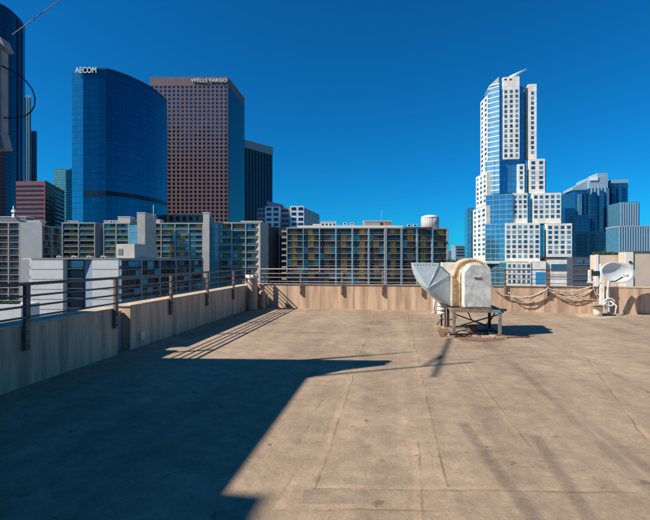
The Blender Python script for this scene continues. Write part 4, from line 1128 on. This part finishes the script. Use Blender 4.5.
s11(589.2,609,188,Y0-6,44,m11); s11(589.2,608,177,Y0-2,34,mp_,'crown',188); s11(597,607.5,173,Y0+2,22,mp_,'crown',177)
s11(590,598,176.8,Y0-3,8,mat('crown_white',(.75,.76,.75),.6),'crown',180.5)
for j in range(5): s11(591+j*3.4,592.5+j*3.4,183+random.random()*3,Y0-7,1,mp_,'crown_fin',193+random.random()*3)
s11(609.2,628,183,Y0+2,36,m11); s11(612,628.5,179.5,Y0+3,30,mp_,'crown',183)
for (a_1,b_1,tp_,yy_,m__) in ((578,582,194,-2,m11l),(584,587,193,-3,m11d),(592,596,192,-8,m11d),(600,604,190,-9,m11),(606,609,188,-7,m11l),(612,616,186,-1,m11d),(619,622,184,-1,m11)):
    s11(a_1,b_1,tp_,Y0+yy_,2,m__,'bay')
s11(589,620,231,Y0-14,20,m11d,'podium'); s11(576,589,215,Y0-12,14,m11d,'podium')
t=thing('ribbed_tower','grey blue ribbed mid-rise tower beside the blue glass cluster','office building',(XW(630,Y0-30)[0],Y0-20,GZ))
Y1=Y0-40
s11(620.5,639.5,202,Y1,25,m11l)
for j in range(8): s11(620.8+j*2.4,621.7+j*2.4,202.5,Y1-.8,.75,mp_,'rib')
t=thing('ribbed_tower','lower grey ribbed block at the right edge with a pale roof line','office building',(XW(640,Y0-60)[0],Y0-60,GZ))
Y1=Y0-80
s11(619,665,226.5,Y1,25,m11l); s11(619,665,225.6,Y1-.5,26,mat('roof_mauve',(.40,.34,.40),.7),'roof',226.5)
for j in range(18): s11(619.3+j*2.5,620.2+j*2.5,226.6,Y1-.8,.75,mp_,'rib')

# 12 low buildings behind the right end of the wall
Y1=95.0
def low(nm,label,cat,px0,px1,top_,Y,dep,m_):
    global t
    x0_,Fa=XW(px0,Y); x1_,Fb=XW(px1,Y); Fm=(Fa+Fb)/2
    t=thing(nm,label,cat,((x0_+x1_)/2,Y+dep/2,GZ))
    MB().box(x0_,x1_,Y,Y+dep,GZ,Z(top_,Fm)).build('wall',m_,t)
    return x0_,x1_,Y,Fm
mtan=mat('tan_stucco',(.64,.49,.36),.85,var=.08,scale=.4)
a=low('low_building','tan low building with planting on its roof behind the satellite dish','building',595,627,255,Y1,2.2,mtan)
MB().box(a[0],a[0]+.6,Y1-.15,Y1-.01,GZ,Z(254.5,a[3])).build('corner_pier',mat('pier_white',(.8,.76,.7),.8),t)
MB().box(a[0]+.7,a[0]+4,Y1-.1,Y1-.01,Z(276,a[3]),Z(271.5,a[3])).build('window',G_dark,t)
veg=thing('planter_shrubs','row of scrubby shrubs along the tan low building roof','shrubs',(a[0]+4,Y1+1,Z(255,a[3])))
mb=MB()
for i in range(26):
    foliage(mb,(a[0]+.6+(a[1]-a[0]-.8)*i/25,Y1+1+random.random(),Z(254.6,a[3])+random.uniform(0,.45)),(.5,.5,.4),90,.13)
mb.build('foliage',leafm,veg)
a=low('low_building','taller pinkish tan wall at the right frame edge with a bright corner strip','building',625,670,251.5,Y1-3,2.5,mat('pinktan_stucco',(.60,.46,.35),.85,var=.06,scale=.4))
MB().box(a[0]-.02,a[0]+1.4,Y1-3.2,Y1-3.01,GZ,Z(251.3,a[3])).build('corner_strip',mat('strip_cream',(.80,.70,.58),.8),t)
MB().box(a[0]-.1,a[1],Y1-3.25,Y1-.4,Z(251.5,a[3])+.001,Z(250.9,a[3])).build('roof_edge',greyp,t)
MB().box(a[0]+.6,a[0]+1.0,Y1-3.4,Y1-3.21,Z(263,a[3]),Z(261,a[3])).build('wall_light',mdark,t)
a=low('low_building','dark glazed low building between the white tower base and the tan building','building',572.5,606,257,Y1+70,5,mat('dark_facade',(.07,.08,.10),.6))
for k in range(5): MB().box(a[0]+.2,a[1]-.2,Y1+69.8,Y1+69.99,Z(265+5*k,a[3]),Z(264.2+5*k,a[3])).build('band',greyp,t)
for j in range(3): MB().box(a[0]+1.5+j*2.8,a[0]+3.4+j*2.8,Y1+69.75,Y1+69.99,Z(263.6,a[3]),Z(259.5,a[3])).build('window',G_blue,t)

# small rooftop air units
def airunit(px,py,F,label,grp,w=1.6,h=1.1):
    x,y=P(px,F); z=Z(py,F); q=thing('rooftop_unit',label,'air unit',(x,y,z),grp)
    MB().box(x-w/2,x+w/2,y-.6,y+.6,z,z+h).build('casing',mroofp,q)
    MB().lathe((x,y),[(.45,z+h+.01),(.45,z+h+.18),(.38,z+h+.2)],12).build('fan',mdark,q)
    MB().box(x-w*.35,x+w*.35,y-.66,y-.61,z+.2,z+h-.2).build('grille',mdark,q)
for px in (345,352,409,415): airunit(px,226.6 if px>400 else 225,196,'small pale air unit standing on the middle apartment slab roof','air units on the middle slab roof')
for px in (70,76,112): airunit(px,223.2,206,'small pale air unit standing on the left glazed row roof','air units on the left row roof',1.8,1.2)
for px in (60,75,90,104): airunit(px,258.6,124,'small pale air unit on the front white block roof','air units on the white block roof',1.2,.8)
